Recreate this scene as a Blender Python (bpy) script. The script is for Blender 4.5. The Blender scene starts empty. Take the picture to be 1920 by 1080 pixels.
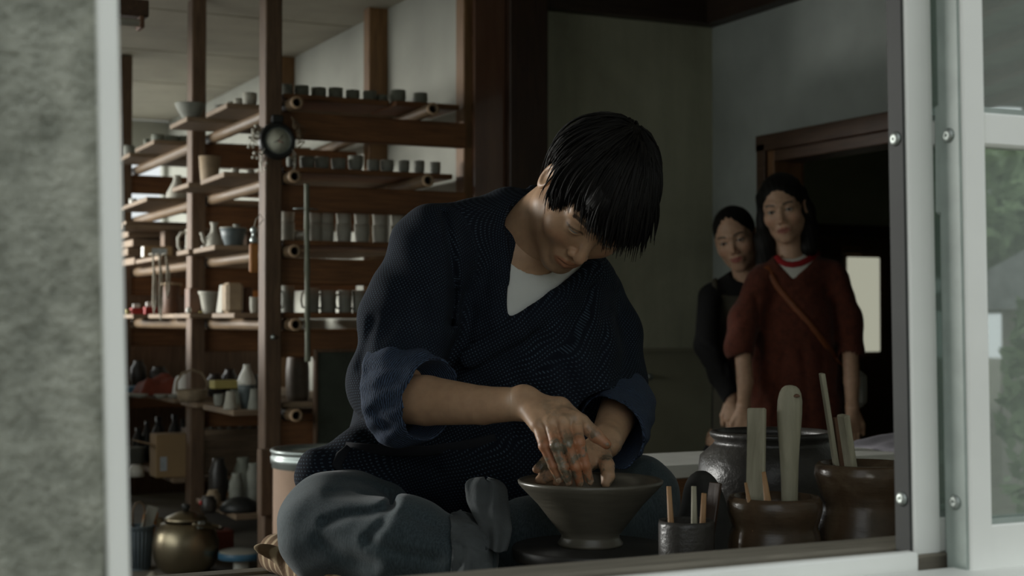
import bpy, bmesh, math, random
import numpy as np
from mathutils import Vector, Matrix

# ------------------------------------------------------------------ camera, sky, lights, exposure
S = bpy.context.scene
COL = S.collection
CAMZ, YAW, PITCH, FPX = 1.1, math.radians(26.1), math.radians(1.24), 2770.0
cam_d = bpy.data.cameras.new('camera'); cam = bpy.data.objects.new('camera', cam_d); COL.objects.link(cam)
cam.location = (0, 0, CAMZ); cam.rotation_euler = (math.pi/2 + PITCH, 0, -YAW)
cam_d.sensor_width = 36; cam_d.lens = FPX/1920*36; cam_d.clip_start = .02
cam_d.dof.use_dof = True; cam_d.dof.focus_distance = 2.42; cam_d.dof.aperture_fstop = 6.0
S.camera = cam
S.view_settings.view_transform = 'Standard'; S.view_settings.look = 'None'
S.view_settings.exposure = 0.0; S.view_settings.gamma = 1; S.view_settings.use_curve_mapping = False
S.cycles.use_denoising = True
S.cycles.sample_clamp_indirect = 6
S.cycles.max_bounces = 10; S.cycles.diffuse_bounces = 5; S.cycles.transparent_max_bounces = 16

w = bpy.data.worlds.new('overcast_sky'); S.world = w; w.use_nodes = True
wn = w.node_tree.nodes; wl = w.node_tree.links
bg = wn['Background']
tc = wn.new('ShaderNodeTexCoord'); nz = wn.new('ShaderNodeTexNoise'); nz.inputs['Scale'].default_value = 2.5; nz.inputs['Detail'].default_value = 5
rp = wn.new('ShaderNodeValToRGB'); rp.color_ramp.elements[0].position = .3; rp.color_ramp.elements[1].position = .75
rp.color_ramp.elements[0].color = (.80, .86, .88, 1); rp.color_ramp.elements[1].color = (.95, .98, .97, 1)
wl.new(tc.outputs['Generated'], nz.inputs['Vector']); wl.new(nz.outputs['Fac'], rp.inputs['Fac']); wl.new(rp.outputs['Color'], bg.inputs['Color'])
bg.inputs['Strength'].default_value = 0.98

def area(name, loc, rot, sx, sy, power, col=(1, 1, 1), portal=False):
    d = bpy.data.lights.new(name, 'AREA'); d.shape = 'RECTANGLE'; d.size = sx; d.size_y = sy; d.energy = power; d.color = col
    if portal: d.cycles.is_portal = True
    o = bpy.data.objects.new(name, d); COL.objects.link(o); o.location = loc; o.rotation_euler = rot
    return o
R90 = math.pi/2
# daylight : open sky outside the left-hand windows of the shelf room, outside its far window and the nearer left window
area('left_sky_offscreen', (-4.2, 10.2, 1.95), (0, -R90 + math.radians(4), 0), 1.1, 6.5, 1300, (1.0, .99, .94))
area('left_window_near_offscreen', (-1.10, 4.35, 1.36), (0, -R90, 0), 1.1, 2.3, 14, (.97, 1.0, .93))
area('far_window_offscreen', (.05, 10.65, 1.6), (-R90, 0, 0), 1.7, 1.3, 20, (.97, 1.0, .98))

# ------------------------------------------------------------------ pixel helpers (1920x1080 frame)
CF = Vector((math.sin(YAW)*math.cos(PITCH), math.cos(YAW)*math.cos(PITCH), math.sin(PITCH)))
CR = Vector((math.cos(YAW), -math.sin(YAW), 0)); CU = CR.cross(CF)
C0 = Vector((0, 0, CAMZ))
def ray(px, py): return CF + CR*((px-960)/FPX) + CU*((540-py)/FPX)
def P(px, py, depth): return C0 + ray(px, py)*depth
def onY(px, py, Y): r = ray(px, py); return C0 + r*(Y/r.y)
def onX(px, py, X): r = ray(px, py); return C0 + r*(X/r.x)
def onZ(px, py, z): r = ray(px, py); return C0 + r*((z-CAMZ)/r.z)

# ------------------------------------------------------------------ materials
MATS = {}
def new_mat(name):
    m = bpy.data.materials.new(name); m.use_nodes = True; MATS[name] = m
    nt = m.node_tree; b = nt.nodes['Principled BSDF']
    return m, nt, b
def coords(nt, scale=(1, 1, 1), kind='Object', attr=None):
    if attr:
        t = nt.nodes.new('ShaderNodeAttribute'); t.attribute_name = attr; out = t.outputs['Vector']
    else:
        t = nt.nodes.new('ShaderNodeTexCoord'); out = t.outputs[kind]
    mp = nt.nodes.new('ShaderNodeMapping'); mp.inputs['Scale'].default_value = scale
    nt.links.new(out, mp.inputs['Vector']); return mp.outputs['Vector']
def noise(nt, vec, scale, detail=4, rough=.55, dist=0):
    n = nt.nodes.new('ShaderNodeTexNoise'); n.inputs['Scale'].default_value = scale; n.inputs['Detail'].default_value = detail
    n.inputs['Roughness'].default_value = rough; n.inputs['Distortion'].default_value = dist
    nt.links.new(vec, n.inputs['Vector']); return n.outputs['Fac']
def ramp(nt, fac, stops):
    r = nt.nodes.new('ShaderNodeValToRGB'); e = r.color_ramp.elements
    while len(e) < len(stops): e.new(.5)
    for k, (p, c) in enumerate(stops): e[k].position = p; e[k].color = (*c, 1)
    nt.links.new(fac, r.inputs['Fac']); return r.outputs['Color']
def mix(nt, fac, a, b, mode='MIX'):
    n = nt.nodes.new('ShaderNodeMix'); n.data_type = 'RGBA'; n.blend_type = mode
    if isinstance(fac, (int, float)): n.inputs[0].default_value = fac
    else: nt.links.new(fac, n.inputs[0])
    for v, s in ((a, n.inputs[6]), (b, n.inputs[7])):
        if isinstance(v, tuple): s.default_value = (*v, 1)
        else: nt.links.new(v, s)
    return n.outputs[2]
def bump(nt, b, h, strength=.3, dist=.01):
    n = nt.nodes.new('ShaderNodeBump'); n.inputs['Strength'].default_value = strength; n.inputs['Distance'].default_value = dist
    nt.links.new(h, n.inputs['Height']); nt.links.new(n.outputs['Normal'], b.inputs['Normal'])
def math_n(nt, op, a, b=None):
    n = nt.nodes.new('ShaderNodeMath'); n.operation = op
    for k, v in enumerate((a, b)):
        if v is None: continue
        if isinstance(v, (int, float)): n.inputs[k].default_value = v
        else: nt.links.new(v, n.inputs[k])
    return n.outputs[0]
def plain(name, col, rough=.6, var=.25, scale=12, metal=0, bmp=.0, bscale=80, spec=None, scl=(1, 1, 1)):
    m, nt, b = new_mat(name); v = coords(nt, scl)
    lo = tuple(max(0, c*(1-var)) for c in col); hi = tuple(min(1, c*(1+var)) for c in col)
    nt.links.new(ramp(nt, noise(nt, v, scale), [(.3, lo), (.7, hi)]), b.inputs['Base Color'])
    b.inputs['Roughness'].default_value = rough; b.inputs['Metallic'].default_value = metal
    if spec is not None: b.inputs['Specular IOR Level'].default_value = spec
    if bmp: bump(nt, b, noise(nt, v, bscale, 3), bmp, .004)
    return m
def wood(name, dark, light, axis='z', rough=.6, k=14, worn=None):
    m, nt, b = new_mat(name)
    s = {'x': (.08, 1, 1), 'y': (1, .08, 1), 'z': (1, 1, .08)}[axis]
    v = coords(nt, s); g = noise(nt, v, k*6, 6, .6, .6)
    c = ramp(nt, g, [(.3, dark), (.72, light)])
    big = noise(nt, coords(nt), 3.1, 3)
    c = mix(nt, ramp(nt, big, [(.35, (0, 0, 0)), (.75, (.45, .45, .45))]), c, tuple(x*.55 for x in dark))
    nt.links.new(c, b.inputs['Base Color']); b.inputs['Roughness'].default_value = rough
    bump(nt, b, g, .15, .003); return m

def build_materials():
    # stucco
    m, nt, b = new_mat('stucco'); v = coords(nt)
    g = noise(nt, v, 48, 6, .6); g2 = noise(nt, v, 160, 4); 
    c = ramp(nt, g, [(.32, (.26, .27, .225)), (.62, (.48, .49, .42))])
    st = ramp(nt, noise(nt, coords(nt, (3, 1, .4)), 6, 4), [(.35, (.75, .76, .74)), (.7, (1.05, 1.05, 1.03))])
    nt.links.new(mix(nt, 1.0, c, st, 'MULTIPLY'), b.inputs['Base Color']); b.inputs['Roughness'].default_value = .95
    bump(nt, b, math_n(nt, 'ADD', g, g2), 1.0, .012)
    plain('white_alu', (.83, .845, .80), .42, .05, 5)
    plain('grey_alu', (.30, .35, .32), .5, .12, 25)
    plain('dark_gasket', (.02, .022, .02), .7)
    plain('steel', (.32, .35, .33), .5, .2, 30, 1)
    wood('sill_wood', (.11, .10, .075), (.25, .225, .175), 'x', .7)
    wood('deck_wood', (.12, .11, .09), (.24, .22, .185), 'x', .75)
    wood('rack_z', (.075, .043, .024), (.19, .118, .068), 'z', .65)
    wood('rack_x', (.12, .048, .016), (.26, .115, .040), 'x', .62)
    wood('rack_y', (.11, .06, .03), (.25, .15, .08), 'y', .62)
    wood('board_x', (.16, .11, .07), (.34, .25, .165), 'x', .7)
    wood('dark_post', (.028, .014, .008), (.062, .032, .018), 'z', .45)
    wood('dark_beam_x', (.025, .014, .009), (.05, .03, .018), 'x', .5)
    wood('dark_beam_y', (.025, .014, .009), (.05, .03, .018), 'y', .5)
    wood('amber_post', (.13, .064, .022), (.25, .135, .053), 'z', .55)
    wood('door_wood', (.06, .03, .013), (.12, .065, .03), 'z', .45)
    wood('jamb_wood', (.12, .055, .022), (.24, .125, .055), 'z', .5)
    wood('jamb_wood_y', (.05, .025, .014), (.10, .055, .03), 'y', .5)
    # plaster walls
    m, nt, b = new_mat('plaster_grey'); v = coords(nt)
    c = ramp(nt, noise(nt, v, 1.6, 6, .62, .4), [(.3, (.34, .34, .255)), (.7, (.52, .525, .40))])
    c = mix(nt, .5, c, ramp(nt, noise(nt, coords(nt, (3, 3, .35)), 3.2, 5, .6), [(.3, (.55, .55, .52)), (.7, (1, 1, .97))]), 'MULTIPLY')
    nt.links.new(c, b.inputs['Base Color']); b.inputs['Roughness'].default_value = .85
    bump(nt, b, noise(nt, v, 14, 6, .6), .25, .01)
    plain('plaster_white', (.34, .345, .30), .85, .12, 2.5, bmp=.15, bscale=20)
    plain('plaster_cool', (.31, .34, .315), .85, .2, 2.2, bmp=.15, bscale=20)
    plain('plaster_green', (.37, .385, .27), .85, .12, 2.2, bmp=.1, bscale=20)
    plain('ceiling_board', (.36, .335, .265), .8, .14, 3.0, bmp=.08, bscale=15)
    plain('wainscot', (.27, .26, .185), .6, .2, 3)
    # glossy brown lacquered panel
    m, nt, b = new_mat('panel_paint')
    nt.links.new(ramp(nt, noise(nt, coords(nt, (1, 1, .1)), 20, 4), [(.3, (.11, .052, .032)), (.7, (.17, .088, .055))]), b.inputs['Base Color'])
    b.inputs['Roughness'].default_value = .16; b.inputs['Coat Weight'].default_value = .6
    # floor
    plain('concrete', (.17, .165, .145), .85, .25, 4, bmp=.2, bscale=30)
    plain('earth', (.22, .21, .16), .95, .3, 6)
    # ceramics
    plain('bisque_grey', (.26, .27, .235), .75, .18, 18, bmp=.1, bscale=60)
    plain('bisque_pale', (.42, .41, .35), .75, .14, 14, bmp=.1, bscale=60)
    plain('bisque_green', (.21, .225, .185), .7, .2, 16)
    plain('bisque_tan', (.34, .26, .17), .75, .2, 16)
    plain('slate_blue', (.09, .115, .12), .5, .2, 20)
    plain('brown_clay', (.13, .065, .035), .6, .25, 14)
    plain('jar_clay', (.14, .115, .09), .5, .25, 14)
    plain('white_glaze', (.62, .62, .56), .35, .08, 10)
    plain('lit_cut_bamboo', (.42, .29, .18), .6, .2, 30)  # sawn pole ends, front light on them put into this paler colour
    plain('bamboo', (.14, .092, .05), .5, .25, 10, scl=(6, .6, 6))
    plain('bamboo_green', (.17, .18, .13), .5, .3, 16, scl=(4, 4, 1))
    plain('hollow', (.03, .02, .012), .9)
    plain('black_metal', (.018, .02, .02), .45, .2, 20)
    plain('dial', (.84, .85, .72), .5, .1, 20)
    plain('dried_twig', (.22, .17, .11), .8, .3, 30)
    plain('berry', (.6, .58, .5), .7, .2, 30)
    plain('kraft', (.40, .27, .19), .75, .1, 8, bmp=.05)
    plain('cardboard', (.30, .20, .10), .8, .1, 6)
    plain('paper_label', (.36, .40, .42), .7, .15, 40)
    plain('zinc', (.42, .47, .46), .38, .15, 12, .8)
    plain('brass_kettle', (.30, .26, .18), .38, .12, 6, 1, spec=.5)
    plain('blue_plastic', (.06, .17, .28), .4, .15, 8)
    plain('grey_board', (.32, .32, .28), .75, .12, 8)
    plain('blue_grey_crate', (.10, .13, .15), .5, .2, 10)
    plain('red_plastic', (.40, .03, .025), .45, .15, 12)
    plain('rust_cloth', (.16, .035, .018), .9, .2, 12)
    plain('white_paper', (.76, .76, .72), .75, .08, 10)
    plain('yellow_paint', (.42, .36, .12), .6, .15, 10)
    plain('orange_wood', (.42, .17, .04), .55, .2, 14, scl=(4, 4, .6))
    plain('dark_stuff', (.035, .035, .032), .8, .4, 14)
    plain('green_board', (.035, .045, .032), .6, .3, 12)
    plain('rope', (.26, .24, .19), .9, .3, 30)
    plain('corduroy', (.21, .13, .06), .95, .18, 20)
    plain('corduroy_pale', (.38, .28, .16), .95, .18, 20)
    plain('lavender_cloth', (.22, .21, .24), .9, .15, 12)
    plain('wheel_black', (.018, .017, .015), .5, .3, 14)
    # glazed stoneware
    m, nt, b = new_mat('stoneware'); v = coords(nt)
    c = ramp(nt, noise(nt, v, 9, 6, .6, .5), [(.28, (.028, .020, .013)), (.55, (.075, .048, .028)), (.78, (.15, .115, .072))])
    nt.links.new(c, b.inputs['Base Color']); b.inputs['Roughness'].default_value = .26
    bump(nt, b, noise(nt, coords(nt, (1, 1, 4)), 22, 4), .18, .006)
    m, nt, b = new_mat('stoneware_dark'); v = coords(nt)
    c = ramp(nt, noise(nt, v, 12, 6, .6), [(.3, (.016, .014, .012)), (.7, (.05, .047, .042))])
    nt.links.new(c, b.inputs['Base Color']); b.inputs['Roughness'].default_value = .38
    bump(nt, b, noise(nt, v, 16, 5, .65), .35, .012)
    m, nt, b = new_mat('wet_clay'); v = coords(nt, (1, 1, 7))
    c = ramp(nt, noise(nt, v, 16, 5), [(.3, (.085, .078, .060)), (.7, (.125, .115, .09))])
    nt.links.new(c, b.inputs['Base Color']); b.inputs['Roughness'].default_value = .34
    bump(nt, b, noise(nt, v, 30, 3), .12, .004)
    wood('tool_wood', (.25, .235, .165), (.42, .395, .29), 'z', .65)
    wood('tool_tan', (.26, .14, .06), (.42, .25, .12), 'z', .6)
    # glass panes
    m, nt, b = new_mat('window_glass')
    out = nt.nodes['Material Output']; tr = nt.nodes.new('ShaderNodeBsdfTransparent'); tr.inputs[0].default_value = (.80, .86, .83, 1)
    gl = nt.nodes.new('ShaderNodeBsdfGlossy'); gl.inputs['Roughness'].default_value = .015; gl.inputs[0].default_value = (.92, .97, .95, 1)
    ms = nt.nodes.new('ShaderNodeMixShader'); ms.inputs[0].default_value = .6
    nt.links.new(tr.outputs[0], ms.inputs[1]); nt.links.new(gl.outputs[0], ms.inputs[2])
    df = nt.nodes.new('ShaderNodeBsdfDiffuse'); v = coords(nt)          # pale haze painted into the panes as a diffuse layer
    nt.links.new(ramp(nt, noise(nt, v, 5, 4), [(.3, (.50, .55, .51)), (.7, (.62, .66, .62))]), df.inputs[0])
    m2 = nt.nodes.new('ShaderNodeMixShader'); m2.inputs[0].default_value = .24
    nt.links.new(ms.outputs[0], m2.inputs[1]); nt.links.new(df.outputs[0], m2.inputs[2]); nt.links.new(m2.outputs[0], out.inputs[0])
    m, nt, b = new_mat('lit_frosted'); b.inputs['Base Color'].default_value = (.7, .7, .6, 1)
    b.inputs['Roughness'].default_value = .5; b.inputs['Emission Color'].default_value = (.84, .84, .66, 1); b.inputs['Emission Strength'].default_value = .42
    plain('lamp_tube', (.72, .72, .66), .35, .03)
    # outdoors
    plain('roof_tile', (.32, .33, .33), .55, .25, 8)
    plain('neighbour_wall', (.42, .40, .35), .9, .12, 4)
    plain('leaf', (.24, .32, .17), .6, .4, 6)
    plain('bark', (.12, .09, .06), .9, .3, 12)
    plain('soffit', (.20, .21, .17), .8, .2, 6)
build_materials()

# ------------------------------------------------------------------ mesh building
class MB:
    def __init__(s): s.v = []; s.f = []; s.sm = []
    def add(s, vs, fs, smooth=False):
        n = len(s.v); s.v += [tuple(x) for x in vs]; s.f += [tuple(i+n for i in f) for f in fs]; s.sm += [smooth]*len(fs); return s
    def box(s, a, b, bev=.0, M=None):
        lo = [min(a[i], b[i]) for i in range(3)]; hi = [max(a[i], b[i]) for i in range(3)]
        if bev <= 0:
            vs = [(x, y, z) for x in (lo[0], hi[0]) for y in (lo[1], hi[1]) for z in (lo[2], hi[2])]
            fs = [(0, 1, 3, 2), (4, 6, 7, 5), (0, 4, 5, 1), (2, 3, 7, 6), (0, 2, 6, 4), (1, 5, 7, 3)]
        else:
            bev = min(bev, *[(hi[i]-lo[i])*.45 for i in range(3)])
            vs = []; idx = {}
            for sx in (0, 1):
                for sy in (0, 1):
                    for sz in (0, 1):
                        c = [(hi if t else lo)[k] for k, t in enumerate((sx, sy, sz))]
                        dirs = [(-1 if t else 1) for t in (sx, sy, sz)]
                        for ax in range(3):
                            p = [c[k] + (0 if k == ax else dirs[k]*bev) for k in range(3)]
                            idx[(sx, sy, sz, ax)] = len(vs); vs.append(p)
            fs = []
            def q(keys): fs.append(tuple(idx[k] for k in keys))
            for ax in range(3):
                o1, o2 = [k for k in range(3) if k != ax]
                for t in (0, 1):
                    ks = []
                    for (a1, a2) in ((0, 0), (1, 0), (1, 1), (0, 1)):
                        st = [0, 0, 0]; st[ax] = t; st[o1] = a1; st[o2] = a2; ks.append((*st, ax))
                    q(ks if (t ^ (ax == 1)) else ks[::-1])
                for a1 in (0, 1):
                    for a2 in (0, 1):
                        ks = []
                        st = [0, 0, 0]; st[o1] = a1; st[o2] = a2
                        s0 = list(st); s0[ax] = 0; s1 = list(st); s1[ax] = 1
                        q([(*s0, o1), (*s1, o1), (*s1, o2), (*s0, o2)])
            for sx in (0, 1):
                for sy in (0, 1):
                    for sz in (0, 1): q([(sx, sy, sz, 0), (sx, sy, sz, 1), (sx, sy, sz, 2)])
        if M is not None: vs = [tuple(M @ Vector(p)) for p in vs]
        return s.add(vs, fs)
    def lathe(s, prof, n=20, c=(0, 0, 0), M=None, smooth=True, sx=1, sy=1):
        vs = []; fs = []
        for (r, z) in prof:
            for k in range(n):
                t = 2*math.pi*k/n; vs.append((c[0]+r*math.cos(t)*sx, c[1]+r*math.sin(t)*sy, c[2]+z))
        for i in range(len(prof)-1):
            for k in range(n):
                k2 = (k+1) % n; fs.append((i*n+k, i*n+k2, (i+1)*n+k2, (i+1)*n+k))
        ring = prof[0] == prof[-1]
        if prof[0][0] > 1e-6 and not ring: fs.append(tuple(range(n))[::-1])
        if prof[-1][0] > 1e-6 and not ring: fs.append(tuple((len(prof)-1)*n+k for k in range(n)))
        if M is not None: vs = [tuple(M @ Vector(p)) for p in vs]
        return s.add(vs, fs, smooth)
    def tube(s, pts, rad, n=8, smooth=True, cap=True, flat=1.0, up=None):
        pts = [Vector(p) for p in pts]; m = len(pts)
        if not isinstance(rad, (list, tuple)): rad = [rad]*m
        vs = []; fs = []; prev = None
        for i, p in enumerate(pts):
            t = (pts[min(i+1, m-1)] - pts[max(i-1, 0)]).normalized()
            if prev is None:
                a = Vector(up) if up is not None else (Vector((0, 0, 1)) if abs(t.z) < .9 else Vector((1, 0, 0)))
                u = t.cross(a).normalized()
            else:
                u = (prev - t*prev.dot(t))
                u = u.normalized() if u.length > 1e-6 else t.orthogonal().normalized()
            prev = u; vv = t.cross(u)
            for k in range(n):
                th = 2*math.pi*k/n; vs.append(p + (u*math.cos(th) + vv*math.sin(th)*flat)*rad[i])
        for i in range(m-1):
            for k in range(n):
                k2 = (k+1) % n; fs.append((i*n+k, i*n+k2, (i+1)*n+k2, (i+1)*n+k))
        if cap: fs.append(tuple(range(n))[::-1]); fs.append(tuple((m-1)*n+k for k in range(n)))
        return s.add(vs, fs, smooth)
    def prism(s, poly, a, b):           # poly: list of 3D points, extruded by b-a
        d = Vector(b) - Vector(a); n = len(poly)
        vs = [tuple(Vector(p)) for p in poly] + [tuple(Vector(p)+d) for p in poly]
        fs = [tuple(range(n))[::-1], tuple(range(n, 2*n))] + [(k, (k+1) % n, n+(k+1) % n, n+k) for k in range(n)]
        return s.add(vs, fs)
    def mesh(s, name):
        me = bpy.data.meshes.new(name); me.from_pydata(s.v, [], s.f); me.update()
        bm = bmesh.new(); bm.from_mesh(me); bmesh.ops.recalc_face_normals(bm, faces=bm.faces); bm.to_mesh(me); bm.free()
        me.polygons.foreach_set('use_smooth', s.sm if len(s.sm) == len(me.polygons) else [False]*len(me.polygons)); me.update()
        return me
def link(name, me, mat, parent=None, loc=None, rot=None):
    o = bpy.data.objects.new(name, me); COL.objects.link(o)
    if mat and not me.materials: me.materials.append(MATS[mat])
    if parent is not None: o.parent = parent
    if loc is not None: o.location = loc
    if rot is not None: o.rotation_euler = rot
    return o
def obj(name, mb, mat, parent=None, loc=None, rot=None): return link(name, mb.mesh(name), mat, parent, loc, rot)
def tag(o, label, cat, group=None):
    o['label'] = label; o['category'] = cat
    if group: o['group'] = group
    return o
def thing(name, label, cat, loc=(0, 0, 0), rot=(0, 0, 0), group=None):
    o = bpy.data.objects.new(name, None); COL.objects.link(o); o.location = loc; o.rotation_euler = rot; o.empty_display_size = .05
    return tag(o, label, cat, group)
def struct(o): o['kind'] = 'structure'; return o
def box_obj(name, a, b, mat, parent=None, bev=.003): return obj(name, MB().box(a, b, bev), mat, parent)
def copy_tree(o, loc=None, rot=None, parent=None):
    c = o.copy(); COL.objects.link(c); c.parent = parent
    if loc is not None: c.location = loc
    if rot is not None: c.rotation_euler = rot
    for ch in list(o.children): copy_tree(ch, None, None, c)
    return c
RND = random.Random(7)

ORD = ['first', 'second', 'third', 'fourth', 'fifth', 'sixth', 'seventh', 'eighth', 'ninth', 'tenth']
# ================================================================== the room shell
XR, YP, XP, YB, XL, ZC = 3.5, 5.22, 2.375, 10.3, -.95, 2.485
# floor : studio floor, raised floor of the shelf room, working deck by the window
f = struct(obj('floor', MB().box((XL, 1.3, -.1), (6.2, YB, 0)), 'concrete'))
f2 = struct(obj('floor', MB().box((XL, 4.55, 0), (XP+.1, YB, .17)), 'deck_wood'))
# ceiling : boards running across with narrow joints
ce = struct(obj('ceiling', MB().box((XL, 1.3, ZC+.015), (XR+.1, YB, ZC+.1)), 'dark_beam_x'))
y = 1.45
while y < YB-.05:
    y2 = min(y+1.02, YB)
    for x0, x1 in ((XL, .9), (.9, XP+.02)):
        obj('ceiling_board', MB().box((x0+.003, y+.010, ZC-.006 if int(y*10) % 2 else ZC), (x1-.003, y2-.010, ZC+.016)), 'ceiling_board', ce)
    y = y2
# front wall of stucco with the window opening (camera is outside it)
wf = MB()
wf.box((XL-1.5, 1.05, -.3), (.199, 1.16, 2.7)); wf.box((.199, 1.05, -.3), (4.2, 1.16, .80)); wf.box((.199, 1.05, 2.0), (4.2, 1.16, 2.7)); wf.box((2.12, 1.05, .8), (4.2, 1.16, 2.0))
wf.box((XL-1.5, 1.16, -.3), (.19, 1.26, 2.7)); wf.box((.19, 1.16, -.3), (4.2, 1.26, .80)); wf.box((.19, 1.16, 2.0), (4.2, 1.26, 2.7)); wf.box((2.15, 1.16, .8), (4.2, 1.26, 2.0))
struct(obj('wall_front', wf, 'stucco'))
# left wall with tall windows (outside the frame, they give the side light)
wl_ = MB(); wl_.box((XL-.1, 1.26, 0), (XL, 3.2, ZC)); wl_.box((XL-.1, 3.2, 0), (XL, 5.5, .8)); wl_.box((XL-.1, 3.2, 1.95), (XL, 5.5, ZC)); wl_.box((XL-.1, 5.5, 0), (XL, 6.5, ZC)); wl_.box((XL-.1, 6.5, 0), (XL, 10.2, .8)); wl_.box((XL-.1, 6.5, 1.95), (XL, 10.2, ZC)); wl_.box((XL-.1, 10.2, 0), (XL, YB, ZC))
struct(obj('wall_left', wl_, 'plaster_white'))
# far wall with a window
wb = MB(); wb.box((XL, YB, 0), (-.8, YB+.1, ZC)); wb.box((-.8, YB, 0), (2.34, YB+.1, .9)); wb.box((-.8, YB, 2.25), (2.34, YB+.1, ZC)); wb.box((2.34, YB, 0), (XP+.1, YB+.1, ZC))
struct(obj('wall_back', wb, 'plaster_white'))
wi = bpy.data.objects.new('window_2', None); COL.objects.link(wi); struct(wi)
for k in range(4): box_obj('window_bar', (-.8+k*.95, YB+.03, .9), (-.76+k*.95, YB+.07, 2.25), 'rack_z', wi)
wi = bpy.data.objects.new('window_3', None); COL.objects.link(wi); struct(wi)
for k in range(5): box_obj('window_bar', (XL-.07, 6.5+k*.915, .8), (XL-.03, 6.54+k*.915, 1.95), 'rack_z', wi)
# partition : plaster facing the window, plus its return wall beside the rack
struct(obj('wall_partition', MB().box((2.6, YP, 0), (XR, YP+.08, ZC)), 'plaster_grey'))
struct(obj('wall_return', MB().box((XP, 5.26, 0), (XP+.08, YB, ZC)), 'plaster_white'))
# right wall with the doorway
Y0, Y1, ZD = 3.62, 4.81, 1.80
wr = MB(); wr.box((XR, Y1, 0), (XR+.1, YP+.08, ZC)); wr.box((XR, Y0, ZD), (XR+.1, Y1, ZC)); wr.box((XR, 1.26, 0), (XR+.1, Y0, ZC))
struct(obj('wall_right', wr, 'plaster_cool'))
# dark timbers : big post, panel, wall plates, return-wall posts
def trim(n, a, b, mat, bev=.004): return struct(obj('trim_%d' % n, MB().box(a, b, bev), mat))
trim(1, (2.505, 5.13, .17), (2.672, YP+.06, ZC), 'dark_post')
trim(2, (2.368, 5.165, .17), (2.505, 5.262, ZC), 'panel_paint')
trim(3, (2.672, 5.15, 2.335), (XR-.0, YP+.02, ZC+.01), 'dark_beam_x')
trim(4, (XR-.075, 1.3, 2.335), (XR+.02, 5.15, ZC+.01), 'dark_beam_y')
trim(5, (2.333, 5.185, .17), (2.372, 5.262, ZC), 'amber_post')
trim(6, (2.288, 6.10, .17), (2.38, 6.172, ZC), 'amber_post')
trim(7, (2.288, 7.44, .17), (2.38, 7.512, ZC), 'amber_post')
# wainscot rail low on the partition
struct(obj('trim_8', MB().box((2.672, 5.206, .0), (XR, YP+.01, .965)).box((2.672, 5.198, .965), (XR, YP+.01, .985), .003), 'wainscot'))
# doorway frame
d1 = bpy.data.objects.new('door_1', None); COL.objects.link(d1); struct(d1)
box_obj('door_head', (XR-.03, Y0-.02, ZD-.03), (XR+.13, Y1+.06, ZD+.035), 'jamb_wood_y', d1)
box_obj('door_head', (XR-.012, Y0, ZD-.075), (XR+.12, Y1, ZD-.03), 'jamb_wood_y', d1)
box_obj('door_jamb', (XR-.03, Y1, 0), (XR+.01, Y1+.055, ZD+.0), 'jamb_wood_y', d1)
box_obj('door_jamb', (XR-.015, Y1-.045, 0), (XR+.13, Y1, ZD-.03), 'jamb_wood', d1)
box_obj('door_jamb', (XR-.03, Y0-.055, 0), (XR+.13, Y0, ZD-.0), 'jamb_wood', d1)
# hall behind the doorway : green plaster, a brown door with a lit frosted light
YH, XH = 8.0, 7.3
struct(obj('wall_hall', MB().box((XH, 2.6, 0), (XH+.1, YH, 2.6)).box((XR+.1, YH, 0), (XH, YH+.1, 2.6)).box((XR+.1, 2.5, 0), (XH, 2.6, 2.6)).box((XR+.1, 2.5, 2.6), (XH+.1, YH+.1, 2.65)), 'plaster_green'))
d2 = bpy.data.objects.new('door_2', None); COL.objects.link(d2); struct(d2)

box_obj('door_leaf', (6.12, YH-.05, 0), (6.86, YH+.01, 1.66), 'door_wood', d2)
box_obj('door_frame', (6.86, YH-.07, 0), (6.93, YH+.01, 1.74), 'dark_post', d2)
box_obj('door_frame', (6.05, YH-.07, 0), (6.12, YH+.01, 1.74), 'dark_post', d2)
box_obj('door_frame', (6.12, YH-.07, 1.66), (6.86, YH+.01, 1.74), 'dark_beam_x', d2)
box_obj('frosted_pane', (6.41, YH-.062, .885), (6.685, YH-.045, 1.525), 'lit_frosted', d2, .006)
box_obj('name_plate', (6.36, YH-.06, 1.545), (6.53, YH-.05, 1.60), 'amber_post', d2)
struct(obj('floor', MB().box((XR+.1, 2.5, -.1), (XH+.1, YH+.1, .0)), 'deck_wood'))

# ================================================================== the front window
W1 = bpy.data.objects.new('window_1', None); COL.objects.link(W1); struct(W1)
ZS = .86
def tilt_box(a, b, bev=.002, ang=math.radians(.9)):      # the frame leans slightly, as in the old house
    c = Vector(((a[0]+b[0])/2, (a[1]+b[1])/2, 1.1)); M = Matrix.Translation(c) @ Matrix.Rotation(-ang, 4, 'Y') @ Matrix.Translation(-c)
    return MB().box(a, b, bev, M)
# left jamb
obj('jamb', tilt_box((.196, 1.04, .78), (.2105, 1.075, 2.0), .002, math.radians(1.5)), 'white_alu', W1)
obj('jamb', tilt_box((.192, 1.07, .78), (.212, 1.235, 2.0), .002, math.radians(1.5)), 'white_alu', W1)
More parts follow.
